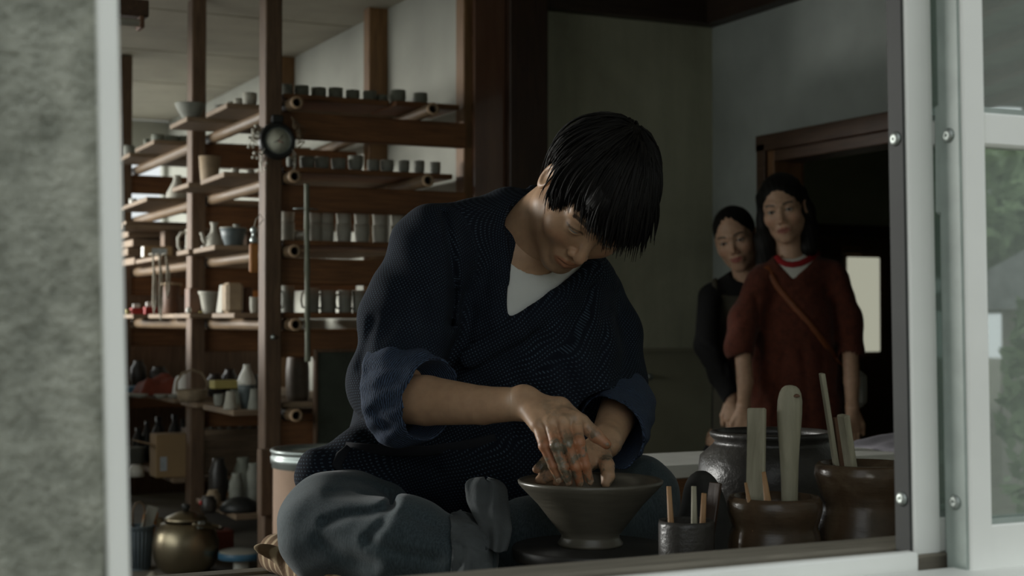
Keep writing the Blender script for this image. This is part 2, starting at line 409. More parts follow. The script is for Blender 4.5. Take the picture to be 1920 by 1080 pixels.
# wooden inner sill, aluminium track
box_obj('sill_board', (.2, 1.285, .80), (2.15, 1.345, .851), 'sill_wood', W1)
box_obj('sill_board', (.2, 1.245, .80), (2.15, 1.283, .846), 'sill_wood', W1)
box_obj('track', (.23, 1.225, .80), (1.083, 1.243, .853), 'white_alu', W1)
box_obj('track', (.23, 1.14, .80), (2.12, 1.222, .835), 'white_alu', W1)
box_obj('head', (.2, 1.14, 1.96), (2.15, 1.3, 2.02), 'white_alu', W1)
box_obj('jamb', (2.09, 1.14, .8), (2.15, 1.3, 2.0), 'white_alu', W1)
def sash(x0, x1, yf, depth, zb, rails, wst, side_mat, gasket):
    sp = bpy.data.objects.new('sash', None); COL.objects.link(sp); sp.parent = W1
    st = tilt_box((x0, yf, zb), (x0+wst, yf+depth, 1.96)); obj('stile', st, 'white_alu', sp)
    # closing edge of the stile, its shade put into a darker colour, with screws
    obj('shaded_edge', tilt_box((x0-.003, yf+.004, zb), (x0+.001, yf+depth+.002, 1.96), .0005), side_mat, sp)
    obj('stile', MB().box((x1-wst, yf, zb), (x1, yf+depth, 1.96), .002), 'white_alu', sp)
    for (z0, z1) in rails: obj('rail', MB().box((x0+wst-.004, yf+.002, z0), (x1-wst+.001, yf+depth-.002, z1), .003), 'white_alu', sp)
    zz = [zb] + [z for r in rails for z in r]
    rr = sorted(rails)
    spans = [(rr[k][1], rr[k+1][0]) for k in range(len(rr)-1)]
    for (z0, z1) in spans:
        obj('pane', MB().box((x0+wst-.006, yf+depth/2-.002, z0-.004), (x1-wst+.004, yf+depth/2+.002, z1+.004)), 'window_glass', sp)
        obj('gasket', MB().box((x0+wst-.005, yf+.004, z0-.001), (x1-wst+.003, yf+.008, z0+.005)), 'grey_alu', sp)
    for (sz, r) in ((1.298, .0065), (.905, .0065)):
        M = Matrix.Translation((x0-.0025+(sz-1.1)*-.0157, yf+depth*.62, sz)) @ Matrix.Rotation(-math.pi/2, 4, 'Y')
        obj('screw', MB().lathe([(r*1.25, 0), (r*1.25, .0015), (r, .003), (r*.6, .0042), (r*.25, .0036), (0, .003)], 14, M=M), 'steel', sp)
    return sp
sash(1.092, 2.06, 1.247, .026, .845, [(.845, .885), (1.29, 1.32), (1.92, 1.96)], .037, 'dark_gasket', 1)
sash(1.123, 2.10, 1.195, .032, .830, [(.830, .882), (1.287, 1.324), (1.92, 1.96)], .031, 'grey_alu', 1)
obj('channel', tilt_box((1.133, 1.228, .845), (1.136, 1.246, 1.96)), 'grey_alu', W1)
box_obj('latch_block', (1.124, 1.229, 1.215), (1.132, 1.246, 1.335), 'grey_alu', W1)

# ================================================================== working deck the potter sits on
ZK = .655
dk = struct(obj('floor', MB().box((-.4, 1.26, ZK-.12), (2.9, 2.53, ZK-.02)), 'deck_wood'))
for k in range(6):
    obj('plank', MB().box((-.4, 1.262+k*.2113, ZK-.02), (2.9, 1.262+(k+1)*.2113-.003, ZK), .002), 'deck_wood', dk)
obj('edge_strip', MB().box((-.4, 2.53, ZK-.14), (2.9, 2.575, ZK+.004), .003), 'sill_wood', dk)
for x in (-.3, 1.2, 2.7): obj('deck_leg', MB().box((x, 2.4, 0), (x+.09, 2.49, ZK-.12), .003), 'dark_post', dk)
# ================================================================== storage rack
ZB = [1.857, 1.591, 1.3235, 1.06, .735, .36]           # tops of the cross beams
rack = thing('storage_rack', 'tall brown timber storage rack holding rows of unfired pottery', 'rack', (0, 0, 0))
PYS = [5.15, 6.235, 7.75]
for y in PYS: box_obj('post', (1.536, y, .17), (1.598, y+.085, ZC-.009), 'rack_z', rack, .004)
for y, z1 in ((6.3, ZC), (7.8, ZC)): pass
for lv, zt in enumerate(ZB):
    for k, y in enumerate(PYS):
        y_ = y + (.02 if k == 0 else .03); h = .095 if lv < 5 else .06
        x1 = 2.34 if k == 0 else 2.292
        box_obj('beam', (1.59 if k == 0 else 1.55, y_, zt-h), (x1, y_+.042, zt), 'rack_x', rack, .004)
box_obj('back_panel', (1.56, 7.98, .17), (2.35, 8.0, 1.62), 'rack_z', rack, .003)
# bolt in the front post
bp = onY(512, 632, 5.15)
obj('bolt', MB().lathe([(.010, 0), (.010, .003), (.007, .007), (.004, .012), (0, .012)], 12, M=Matrix.Translation((bp.x, 5.151, bp.z)) @ Matrix.Rotation(math.pi/2, 4, 'X')), 'zinc', rack)

# bamboo poles lying across the beams, hollow ends towards the window
def pole(x, z, y0, lbl, r=.0235, skew=0.0, length=2.75):
    t = thing('bamboo_pole', lbl, 'pole', (x, y0, z), (math.radians(0), 0, skew), 'bamboo poles across the rack')
    m = MB(); n = 14
    m.lathe([(r*.62, .03), (r*.64, 0), (r*.98, -.0), (r, .004)] + ([(r*.99, .4), (r*1.05, .41), (r*.98, .42), (r, .9), (r*1.04, .91), (r, .92)] if length > 1 else []) + [(r, length)], n, M=Matrix.Rotation(-math.pi/2, 4, 'X'))
    obj('culm', m, 'bamboo', t)
    obj('cut_end', MB().lathe([(r*.65, -.0015), (r*1.0, -.0015), (r*1.005, .006), (r*.65, .006), (r*.65, -.0015)], n, M=Matrix.Rotation(-math.pi/2, 4, 'X')), 'lit_cut_bamboo', t)
    obj('hollow', MB().lathe([(0, .028), (r*.66, .028)], n, M=Matrix.Rotation(-math.pi/2, 4, 'X')), 'hollow', t)
for (px, py, lv) in ((557, 200, 0), (553, 331, 1), (553, 475, 2), (555, 612, 3), (556, 780, 4)):
    q = onY(px, py, 5.085); pole(q.x, ZB[lv]+.0235, 5.085, 'hollow bamboo pole near the clock post on the %s beam from the top' % ORD[lv], length=(.31 if lv == 4 else 2.75))
for (px, lv, s) in ((812, 0, -.05), (803, 1, -.05)):
    q = onY(px, 215, 5.02); pole(q.x, ZB[lv]+.0235, 5.02, 'skewed hollow bamboo pole by the brown panel on the %s beam' % ('top', 'second')[lv], skew=s)
BOARD_MESH = {}
def ware_board(x0, x1, y0, y1, ztop, label, group=None, th=.02, rz=0, mat='board_x', name='ware_board'):
    cx, cy = (x0+x1)/2, (y0+y1)/2
    o = obj(name, MB().box((x0-cx, y0-cy, -th), (x1-cx, y1-cy, 0), .003), mat, None, (cx, cy, ztop), (0, 0, rz))
    return tag(o, label, 'board', group)
ZT = [z+.047+.02 for z in ZB]
LB = 'long bare ware board lying across the rack poles'
for lv in range(4):
    ware_board(1.61, 2.28 if lv else 2.02, 5.17, 5.42, ZT[lv], 'narrow ware board under the %s' % ('top row of small cups', 'second row of small cups', 'stacked pale tumblers', 'dim row of tall mugs')[lv], mat='rack_x')
ware_board(2.03, 2.29, 5.13, 5.40, ZT[0]-.004, 'short ware board under the two round cups', mat='rack_x')
# boards crossing the rack, their ends sticking out on the bright side
sets = {0: [(1.485, 5.49, 5.80, .0), (1.44, 5.93, 6.225, .0), (1.49, 6.76, 7.16, 0), (1.50, 7.34, 7.73, 0)],
        1: [(1.47, 5.45, 5.83, .02), (1.45, 5.94, 6.22, .0), (1.46, 6.72, 7.45, .02)],
        2: [(1.48, 5.62, 5.98, .02), (1.47, 6.0, 6.22, .02), (1.50, 6.62, 7.2, .02)],
        3: [(1.50, 5.43, 5.75, 0), (1.46, 5.95, 6.22, 0)]}
lab = {0: 'upper', 1: 'second tier', 2: 'third tier', 3: 'eye level'}
what = {0: ['under the small lit cups', 'under the two flared bowls', 'under the squat dark cups', 'in the far corner of the rack'],
        1: ['poking out below the clock', 'under the tall tapered beaker', 'behind the curved white flask'],
        2: ['under the blue grey mug', 'under the round teapot', 'under the handled pitcher'],
        3: ['under the square clay block', 'under the flared beaker']}
for lv, L in sets.items():
    for k, (x0, y0, y1, rz) in enumerate(L):
        ware_board(x0, 2.24, y0, y1, ZT[lv], '%s ware board with bright end %s' % (lab[lv], what[lv][k]), rz=-rz)

# ------------------------------------------------------------------ small pottery
def prof_cup(r, h, flare=1.0, wall=.0035, foot=.75):
    return [(0, .0), (r*foot, 0), (r*foot*1.05, .004), (r*.93, h*.22), (r*.985, h*.55), (r*flare, h), (r*flare-wall, h), (r*.95-wall, h*.5), (r*.8, h*.14), (0, h*.1)]
CUPM = {}
def cup_mesh(key, prof, n=18):
    if key not in CUPM: CUPM[key] = MB().lathe(prof, n).mesh('cup')
    return CUPM[key]
def place(name, key, prof, mat, loc, label, cat, group=None, rz=0, n=18):
    me = cup_mesh(key, prof, n)
    o = link(name, me, mat, None, loc, (0, 0, rz)); return tag(o, label, cat, group)
def by_px(px, Y, z): q = onY(px, 300, Y); return (q.x, Y, z)
# top row
for k, (px, r, h, Y) in enumerate([(535, .026, .05, 5.28), (565, .028, .049, 5.28), (597, .029, .046, 5.28), (629, .028, .050, 5.28), (661, .027, .046, 5.28), (693, .027, .047, 5.28), (716, .022, .036, 5.28)]):
    place('small_cup', 't%d' % k, prof_cup(r, h, .97), 'bisque_green' if k else 'bisque_grey', by_px(px, Y, ZT[0]), 'small grey green unfired cup, %s from the clock post in the top row' % ORD[k], 'cup', 'cups in the top rack row')
for k, (px, r, h) in enumerate([(746, .031, .058), (788, .0285, .053)]):
    place('round_cup', 'tr%d' % k, [(0, 0), (r*.6, 0), (r*.85, h*.15), (r, h*.5), (r*.95, h), (r*.87, h), (r*.85, h*.4), (0, h*.2)], 'bisque_green', by_px(px, 5.25, ZT[0]-.004), ('larger round olive cup on the short board of the top row', 'smaller round olive cup at the very end of the top row')[k], 'cup', 'round cups at the end of the top row')
for k, (px, r, h) in enumerate([(547, .02, .045), (576, .028, .048), (604, .027, .05), (635, .028, .047), (667, .029, .06), (700, .0235, .049), (726, .026, .050), (757, .0225, .052), (786, .0215, .054), (816, .0215, .052)]):
    place('small_cup', 's%d' % k, prof_cup(r, h, .99, foot=.62), 'bisque_grey', by_px(px, 5.25, ZT[1]), 'small grey cup, %s from the clock post in the second row' % ORD[k], 'cup', 'cups in the second rack row')
for k, px in enumerate((538, 590, 612, 645, 679, 713, 746, 772, 800)):
    for s in (0, 1):
        place('tumbler', 'tum', prof_cup(.0295, .071, .98, foot=.86), 'bisque_tan' if px == 612 else 'bisque_pale', tuple(Vector(by_px(px, 5.27, ZT[2] + s*.0705))), '%s pale tumbler of the %s stack from the clock post' % (('lower', 'upper')[s], ORD[k]), 'cup', 'stacked pale tumblers')
for k, (px, r, h) in enumerate([(540, .025, .1), (586, .027, .094), (616, .03, .085), (648, .026, .085), (675, .028, .085), (705, .028, .085)]):
    t = thing('tall_mug', 'tall dim clay mug with strap handle, %s from the clock post' % ORD[k], 'mug', by_px(px, 5.27, ZT[3]), (0, 0, 0), 'tall mugs in the fourth rack row')
    obj('body', MB().lathe(prof_cup(r, h, 1.0, foot=.92), 18), 'bisque_grey', t)
    obj('handle', MB().tube([(-r*.95, 0, h*.8), (-r*1.45, -.002, h*.78), (-r*1.6, -.002, h*.5), (-r*1.4, 0, h*.22), (-r*.95, 0, h*.2)], .0045, 8), 'bisque_pale', t)
# dark jar and framed green board on the lowest front tier
def lathe_thing(name, prof, mat, loc, label, cat, group=None, n=24, sx=1, sy=1, rz=0):
    o = obj(name, MB().lathe(prof, n, sx=sx, sy=sy), mat, None, loc, (0, 0, rz)); return tag(o, label, cat, group)
ware_board(1.61, 2.28, 5.17, 5.42, ZT[4], 'ware board under the tall dark shouldered jar')
q = by_px(559, 5.26, ZT[4])
lathe_thing('shouldered_jar', [(0, 0), (.037, 0), (.043, .02), (.043, .11), (.039, .155), (.028, .18), (.02, .186), (.02, .19), (.015, .19), (.012, .17), (0, .16)], 'jar_clay', q, 'tall dark brown shouldered jar beside the green framed board', 'jar')
box_obj('cleat', (1.508, 5.10, .405), (1.585, 5.15, .64), 'rack_z', rack, .004)
fb = thing('framed_board', 'dark green chalkboard in a thin wooden frame hung on the rack', 'board', (0, 0, 0))
a = onY(590, 655, 5.15); b = onY(700, 800, 5.15); zb_ = .60
box_obj('panel', (a.x+.006, 5.15, zb_), (b.x, 5.163, a.z-.006), 'green_board', fb)
for (p0, p1) in (((a.x, 5.145, zb_), (a.x+.012, 5.172, a.z)), ((b.x, 5.145, zb_), (b.x+.012, 5.172, a.z)), ((a.x+.012, 5.145, a.z-.012), (b.x, 5.172, a.z)), ((a.x+.012, 5.145, zb_-.012), (b.x, 5.172, zb_))):
    box_obj('frame', p0, p1, 'rack_z', fb, .002)
# green bamboo cane hung in front of the rack
q0 = onY(572, 345, 5.06); q1 = onY(577, 676, 5.06)
cane = thing('bamboo_cane', 'thin weathered green bamboo cane hanging upright before the rack beams', 'cane', (q1.x, 5.06, q1.z))
dz = q0.z-q1.z; pts = []; rad = []
for k in range(13):
    z = dz*k/12; pts += [(-.006*k/12, 0, z-.004), (-.006*k/12, 0, z)]; rad += [.0095, .0112 if k % 3 == 0 else .0095]
obj('culm', MB().tube(pts, rad, 10), 'bamboo_green', cane)
obj('hook', MB().tube([(-.05, .02, dz*.86), (-.02, .012, dz*.862), (.02, .012, dz*.862), (.045, .03, dz*.86)], .003, 6), 'zinc', cane)

# ------------------------------------------------------------------ wall clock on the front post with dried twigs
q = onY(518, 265, 5.15)
ck = thing('round_clock', 'small round clock with thick black rim on the rack post', 'clock', (q.x, 5.15, q.z), (0, 0, 0)); ck.scale = (1.1, 1, 1.1)
MY = Matrix.Rotation(math.pi/2, 4, 'X')
obj('rim', MB().lathe([(.061, 0), (.062, .012), (.057, .026), (.047, .028), (.044, .022), (.044, .0), (.061, 0)], 36, M=MY), 'black_metal', ck)
obj('bezel', MB().lathe([(.0445, .012), (.0445, .022), (.042, .0255), (.0415, .012), (.0445, .012)], 36, M=MY), 'zinc', ck)
obj('dial', MB().lathe([(0, .0225), (.042, .022)], 36, M=MY), 'dial', ck)
for ang, L, mt in ((.7, .026, 'black_metal'), (-2.0, .018, 'black_metal'), (1.9, .02, 'red_plastic')):
    obj('hand', MB().tube([(0, -.0245, 0), (math.sin(ang)*L, -.0245, math.cos(ang)*L)], [.0016, .0008], 5), mt, ck)
obj('bracket', MB().box((-.02, -.02, .058), (.02, -.002, .085), .004), 'black_metal', ck)
tw = thing('dried_wreath', 'dried twig wreath with pale berries hung behind the clock', 'wreath', (q.x, 5.14, q.z))
rr = random.Random(3)
for k in range(26):
    a0 = rr.uniform(-.9, .9) + (0 if k % 2 else math.pi); r0 = .0715; pts = []
    for j in range(5):
        rad_ = r0 + j*rr.uniform(.003, .010); aa = a0 + j*rr.uniform(-.09, .09) + (.05*j)
        pts.append((math.cos(aa)*rad_, -.01 - rr.uniform(0, .02), math.sin(aa)*rad_*1.05))
    obj('twig', MB().tube(pts, [.0028, .0024, .002, .0016, .001], 5), 'dried_twig', tw)
    if k % 2 == 0:
        e = pts[-1]
        for j in range(2):
            obj('berry', MB().lathe([(0, -.0055), (.004, -.004), (.0055, 0), (.004, .004), (0, .0055)], 8, (e[0]+rr.uniform(-.012, .012), e[1]-.004, e[2]+rr.uniform(-.012, .012))), 'berry', tw)
for k in range(3):
    obj('dried_leaf', MB().tube([(-.05-.006*k, -.02, -.03-.02*k), (-.062-.004*k, -.022, -.045-.02*k), (-.064, -.02, -.07-.02*k), (-.058, -.018, -.085-.02*k)], [.002, .006, .005, .001], 6, flat=.3), 'berry', tw)
    obj('dried_leaf', MB().tube([(.05, -.02, -.03-.01*k), (.062, -.022, -.045-.015*k), (.058, -.02, -.07-.02*k), (.05, -.018, -.085-.02*k)], [.002, .005, .004, .001], 6, flat=.3), 'berry', tw)
# brush with an orange wood handle hung on the post
q = onY(481, 480, 5.16)
br = thing('hanging_brush', 'orange wooden handled brush hanging on a cord by the rack post', 'brush', (q.x-.01, 5.16, q.z))
obj('handle', MB().box((-.016, -.008, -.06), (.016, .008, .045), .005), 'orange_wood', br)
obj('collar', MB().lathe([(.008, .045), (.013, .05), (.014, .06), (.008, .07), (.006, .078), (.011, .086), (.013, .095), (.009, .104), (0, .106)], 12), 'zinc', br)
obj('cord', MB().tube([(0, 0, .1), (.006, -.004, .13), (.02, -.012, .15), (.03, -.014, .13), (.012, -.01, .105)], .0018, 5), 'rope', br)
# ------------------------------------------------------------------ left side of the rack : lit cups, bowls, jugs, clutter
def bx(px, Y): return onY(px, 300, Y).x
for k, (px, r, h, Y) in enumerate(((434, .019, .036, 5.70), (447, .02, .044, 5.66), (468, .0285, .053, 5.56))):
    place('small_cup', 'u%d' % px, prof_cup(r, h, .97), 'bisque_pale', (bx(px, Y), Y, ZT[0]), ('smallest pale cup beside the rack post', 'middle sized pale cup beside the rack post', 'largest pale cup touching the rack post')[k], 'cup', 'pale cups beside the rack post')
BOWL = [(0, 0), (.026, 0), (.028, .006), (.045, .03), (.06, .058), (.066, .074), (.063, .075), (.055, .056), (.04, .03), (0, .012)]
place('flared_bowl', 'bw', BOWL, 'bisque_grey', (bx(357, 6.08), 6.08, ZT[0]), 'flared grey bowl at the jutting end of its board', 'bowl')
place('flared_bowl', 'bw', BOWL, 'bisque_grey', (bx(432, 6.08), 6.08, ZT[0]), 'flared grey bowl half hidden under the upper board', 'bowl')
for k, (px, r, h, Y) in enumerate(((275, .014, .04, 7.1), (296, .031, .046, 6.95), (322, .031, .044, 6.95), (346, .031, .046, 6.95))):
    place('squat_cup', 'v%d' % px, prof_cup(r, h, 1.0, foot=.85), 'bisque_green', (bx(px, Y), Y, ZT[0]), ('thin tall cup at the bright end of the squat cup board', 'squat dark cup, first after the thin cup', 'squat dark cup, second after the thin cup', 'squat dark cup, third after the thin cup')[k], 'cup', 'squat cups on the upper board')
for k, (px, r, h, Y) in enumerate(((242, .031, .052, 7.5), (266, .02, .04, 7.6), (283, .028, .04, 7.5), (303, .028, .04, 7.5))):
    place('squat_cup', 'w%d' % px, prof_cup(r, h, .9, foot=.9), 'bisque_grey', (bx(px, Y), Y, ZT[0]), 'grey cup, %s from the bright end in the far corner of the upper tier' % ORD[k], 'cup', 'grey cups in the far rack corner')
# second tier
place('tapered_beaker', 'tb', [(0, 0), (.034, 0), (.036, .01), (.045, .122), (.0415, .122), (.034, .02), (0, .014)], 'bisque_tan', (bx(393, 6.06), 6.06, ZT[1]), 'tall tapered beaker standing on the second tier', 'beaker')
place('curved_flask', 'cf', [(0, 0), (.046, 0), (.05, .008), (.045, .035), (.031, .06), (.02, .08), (.016, .095), (.019, .108), (.022, .112), (.018, .112), (.012, .095), (0, .09)], 'bisque_pale', (bx(332, 6.82), 6.82, ZT[1]), 'pale flask with a curved narrow neck', 'flask')
for k, (px, h) in enumerate(((441, .035), (470, .03))):
    place('small_cup', 'x%d' % px, prof_cup(.016, h), 'bisque_pale', (bx(px, 5.66), 5.66, ZT[1]), ('taller tiny pale cup', 'shorter tiny pale cup')[k] + ' on the jutting board below the clock', 'cup', 'tiny cups below the clock')
for k, px in enumerate((250, 268, 285)):
    place('small_cup', 'y', prof_cup(.02, .035), 'white_glaze', (bx(px, 7.3), 7.3, ZT[1]), 'tiny white cup, %s from the bright end of the far second tier board' % ORD[k], 'cup', 'tiny white cups on the second tier')
# third tier
bm = thing('blue_mug', 'wide slate blue mug on the third tier', 'mug', (bx(438, 5.78), 5.78, ZT[2]))
obj('body', MB().lathe([(0, 0), (.03, 0), (.033, .005), (.045, .04), (.053, .074), (.05, .075), (.041, .04), (0, .01)], 24), 'slate_blue', bm)
obj('rim', MB().lathe([(.0495, .0745), (.0535, .0745), (.0535, .078), (.0495, .078), (.0495, .0745)], 24), 'bisque_pale', bm)
place('slim_vase', 'sv', [(0, 0), (.022, 0), (.03, .03), (.024, .07), (.012, .09), (.011, .1), (.016, .112), (.012, .112), (0, .09)], 'bisque_grey', (bx(444, 6.1), 6.1, ZT[2]), 'slim vase with a flared lip behind the blue mug', 'vase')
tp = thing('round_teapot', 'round pale teapot with a tall neck and side spout', 'teapot', (bx(402, 6.1), 6.1, ZT[2]))
obj('body', MB().lathe([(0, 0), (.025, 0), (.034, .02), (.036, .04), (.028, .06), (.014, .078), (.012, .1), (.018, .118), (.013, .118), (0, .1)], 20), 'bisque_pale', tp)
obj('spout', MB().tube([(-.03, 0, .03), (-.045, 0, .045), (-.05, 0, .065), (-.056, 0, .075)], [.011, .009, .007, .007], 10), 'bisque_pale', tp)
obj('knob', MB().lathe([(0, .0), (.01, .006), (.011, .014), (.006, .02), (0, .021)], 12, (-.045, 0, .0)), 'white_glaze', tp)
pt = thing('handled_pitcher', 'tall pitcher with a big side handle on the third tier', 'pitcher', (bx(366, 6.74), 6.74, ZT[2]))
obj('body', MB().lathe([(0, 0), (.046, 0), (.048, .008), (.042, .06), (.041, .11), (.044, .125), (.040, .125), (.037, .1), (0, .02)], 24), 'bisque_pale', pt)
obj('handle', MB().tube([(-.040, 0, .112), (-.062, 0, .11), (-.078, 0, .085), (-.076, 0, .045), (-.058, 0, .018), (-.044, 0, .016)], .0065, 10), 'bisque_pale', pt)
for k in range(5):
    x0 = 1.485 + (.02, -.012, .012, -.01, -.022)[k]
    ware_board(x0, 2.2, 7.24, 7.62, ZT[2]-.006+.044*(k+1)-.024, 'thick spare ware board, %s from the bottom of the far stack' % ORD[k], 'spare boards stacked in the rack', th=.034)
ware_board(1.40, 2.1, 6.95, 7.22, ZT[2]+.155, 'single pale plank resting over the third tier', th=.02, rz=-.06)
for x, w_ in ((1.6, 'lit'), (2.0, 'shaded')):
    tag(box_obj('wood_block', (x, 7.02, ZT[2]), (x+.05, 7.1, ZT[2]+.135), 'rack_z'), w_ + ' upright wood block holding up the single pale plank', 'block', 'blocks under the pale plank')
tb = thing('tea_box', 'small brown carton with a pale end and grey label', 'box', (bx(295, 6.9), 6.9, ZT[2]))
box_obj('carton', (-.065, -.03, 0), (.065, .03, .052), 'cardboard', tb); box_obj('label', (-.03, -.032, .008), (.04, -.0298, .042), 'paper_label', tb, 0); box_obj('end_flap', (-.067, -.028, .003), (-.0648, .028, .049), 'white_paper', tb, 0)
# hanging cords
for k, (px, y0, y1) in enumerate(((291, 505, 590), (303, 500, 600), (316, 495, 560))):
    a = onY(px, y0, 6.56); b = onY(px-6, y1, 6.56)
    t = thing('pull_rope', '%s looped rope hanging from the third tier' % ('long pale', 'longest pale', 'short pale')[k], 'rope', (a.x, 6.56, a.z), group='cords hanging from the third tier')
    L = a.z-b.z
    obj('strand', MB().tube([(0, .12, ZT[2]-a.z+.004), (0, .06, ZT[2]-a.z+.005), (0, .046, ZT[2]-a.z-.004), (0, .03, .0), (-.005, .008, -L*.3), (-.009, 0, -L*.7), (-.004, -.004, -L), (.004, .002, -L*.72), (.006, .006, -L*.3), (.003, .03, .0)], .0042, 6), 'rope', t)
# eye-level tier : canister, slabs, beakers, clay block
z3 = ZT[3]
ware_board(1.49, 2.25, 6.34, 6.85, z3, 'eye level ware board with bright end under the lidded canister')
ware_board(1.44, 2.25, 6.95, 7.6, z3, 'eye level ware board with bright end under the red tools')
cn = thing('lidded_canister', 'brown canister with a flat overhanging lid', 'canister', (bx(322, 6.72), 6.72, z3))
obj('body', MB().lathe([(0, 0), (.036, 0), (.04, .006), (.04, .125), (.036, .13), (0, .13)], 22), 'brown_clay', cn)
obj('lid', MB().lathe([(0, .13), (.05, .13), (.052, .136), (.048, .142), (0, .145)], 22), 'bisque_tan', cn)
tag(box_obj('upright_slab', (bx(351, 6.1), 6.05, z3), (bx(372, 6.1), 6.13, z3+.105), 'brown_clay'), 'upright brown slab with a lit edge on the eye level tier', 'slab')
place('flared_beaker', 'fbk', [(0, 0), (.022, 0), (.026, .01), (.038, .075), (.043, .08), (.044, .09), (.04, .09), (.034, .07), (0, .012)], 'bisque_pale', (bx(393, 5.98), 5.98, z3), 'flared pale beaker with a rolled rim', 'beaker')
place('white_bead', 'kn', [(0, 0), (.008, 0), (.012, .012), (.008, .024), (0, .026)], 'white_glaze', (bx(355, 6.0), 6.0, z3), 'little white ceramic bead before the brown slab', 'bead')
tag(obj('leaning_slab', MB().box((-.006, -.04, 0), (.006, .04, .11), .003), 'bisque_pale', None, (bx(414, 5.62), 5.62, z3), (0, .12, 0)), 'thin pale slab leaning on the clay block', 'slab')
tag(obj('clay_block', MB().box((-.034, -.04, 0), (.034, .04, .115), .012), 'bisque_tan', None, (bx(437, 5.55), 5.55, z3)), 'tall square block of tan clay on the eye level tier', 'clay block')
tag(obj('clay_block', MB().box((-.018, -.03, 0), (.018, .03, .1), .006), 'brown_clay', None, (bx(463, 5.57), 5.57, z3)), 'narrow reddish brown clay block beside the rack post', 'clay block')
place('small_cup', 'pcup', prof_cup(.016, .06), 'bisque_pale', (bx(477, 5.45), 5.45, z3), 'narrow pale cup tucked against the rack post', 'cup')
tag(obj('wooden_rib', MB().tube([(0, -.04, .006), (.02, 0, .006), (.03, .05, .006)], [.004, .01, .004], 8, flat=.5), 'yellow_paint', None, (bx(372, 6.05)-.0, 6.06, z3)), 'curved yellow wooden rib tool lying flat', 'tool')
for px, Y, h in ((258, 7.1, .05), (283, 7.15, .06)):
    t = thing('red_tool_box', ('low' if h < .055 else 'taller') + ' red tool case with a white grip', 'tool case', (bx(px, Y), Y, z3), group='red tool cases on the eye level tier')
    box_obj('case', (-.03, -.02, 0), (.03, .02, h*.6), 'red_plastic', t); box_obj('grip', (-.02, -.006, h*.6), (.015, .006, h), 'white_paper', t)
for px, mt in ((240, 'yellow_paint'), (249, 'bisque_tan')):
    place('small_cup', 'z%d' % px, prof_cup(.014, .022), mt, (bx(px, 7.1), 7.1, z3), ('tiny yellow dish' if px == 240 else 'tiny tan dish') + ' beside the red tool cases', 'dish', 'tiny dishes by the red cases')
place('wide_basin', 'wbs', [(0, 0), (.045, 0), (.06, .02), (.075, .05), (.072, .052), (.055, .02), (0, .008)], 'stoneware_dark', (bx(412, 6.6), 6.6, z3), 'wide dark basin behind the flared beaker', 'basin')
for k in range(4):
    place('dark_plate', 'dpl', [(0, 0), (.04, 0), (.062, .010), (.061, .012), (.04, .004), (0, .003)], 'stoneware_dark', (bx(446, 6.6)+.05, 6.62, z3+.0118*k), 'dark plate, %s from the bottom of the stack by the wide basin' % ORD[k], 'plate', 'dark plates by the wide basin')
tag(obj('oval_tray', MB().lathe([(0, 0), (.09, 0), (.1, .006), (.1, .012), (.09, .01), (0, .008)], 28, M=Matrix.Rotation(math.pi/2-.12, 4, 'X'), sy=.62), 'orange_wood', None, (bx(458, 6.75), 6.78, z3+.064)), 'oval brown wooden tray standing upright behind the clay blocks', 'tray')
# fifth tier
z4 = .762
for (y0, y1, lbl) in ((5.40, 5.85, 'lower ware board under the white bottle'), (5.95, 6.22, 'lower ware board under the cane basket'), (6.34, 7.4, 'wide lower board under the folded red cloth')):
    ware_board(1.49, 2.25, y0, y1, z4, lbl)
wbt = thing('dipped_bottle', 'white bottle dipped half in slate glaze', 'bottle', (bx(464, 5.52), 5.52, z4))
obj('lower_body', MB().lathe([(0, 0), (.022, 0), (.026, .03), (.031, .07), (.034, .09), (.030, .092), (0, .09)], 24), 'slate_blue', wbt)
obj('upper_body', MB().lathe([(.03, .088), (.0345, .092), (.0345, .105), (.028, .125), (.015, .15), (.0125, .165), (.0145, .168), (.010, .168), (0, .15)], 24), 'white_glaze', wbt)
for px, h, r, mt, Y in ((434, .068, .027, 'bisque_pale', 5.5), (479, .078, .026, 'bisque_grey', 5.45)):
    place('cone_foot', 'cone%d' % px, [(0, 0), (r, 0), (r, .008), (r*.72, h*.6), (r*.62, h), (r*.5, h), (0, h*.9)], mt, (bx(px, Y), Y, z4), '%s upturned cone shaped pot by the dipped bottle' % ('pale' if px == 434 else 'dull grey'), 'pot')
place('small_cup', 'gg', prof_cup(.022, .045, 1.0), 'bisque_grey', (bx(413, 5.75), 5.75, z4), 'grey cup under the yellow box', 'cup')
tag(obj('yellow_box', MB().box((-.05, -.03, 0), (.05, .03, .033), .003), 'yellow_paint', None, (bx(424, 5.72), 5.74, z4+.068), (0, 0, .1)), 'flat yellow box perched on the pots', 'box')
place('small_cup', 'gh', prof_cup(.022, .068, 1.0), 'bisque_green', (bx(446, 5.76), 5.76, z4), 'green grey cup behind the yellow box', 'cup')
bk = thing('cane_basket', 'dark basket with a tall hooped handle on the lower tier', 'basket', (bx(362, 6.08), 6.08, z4))
obj('bowl', MB().lathe([(0, 0), (.05, 0), (.056, .01), (.068, .05), (.064, .05), (.05, .012), (0, .01)], 22), 'dried_twig', bk)
obj('handle', MB().tube([(-.064, 0, .045), (-.062, 0, .085), (-.04, 0, .118), (0, 0, .132), (.04, 0, .118), (.062, 0, .085), (.064, 0, .045)], .005, 8), 'dried_twig', bk)
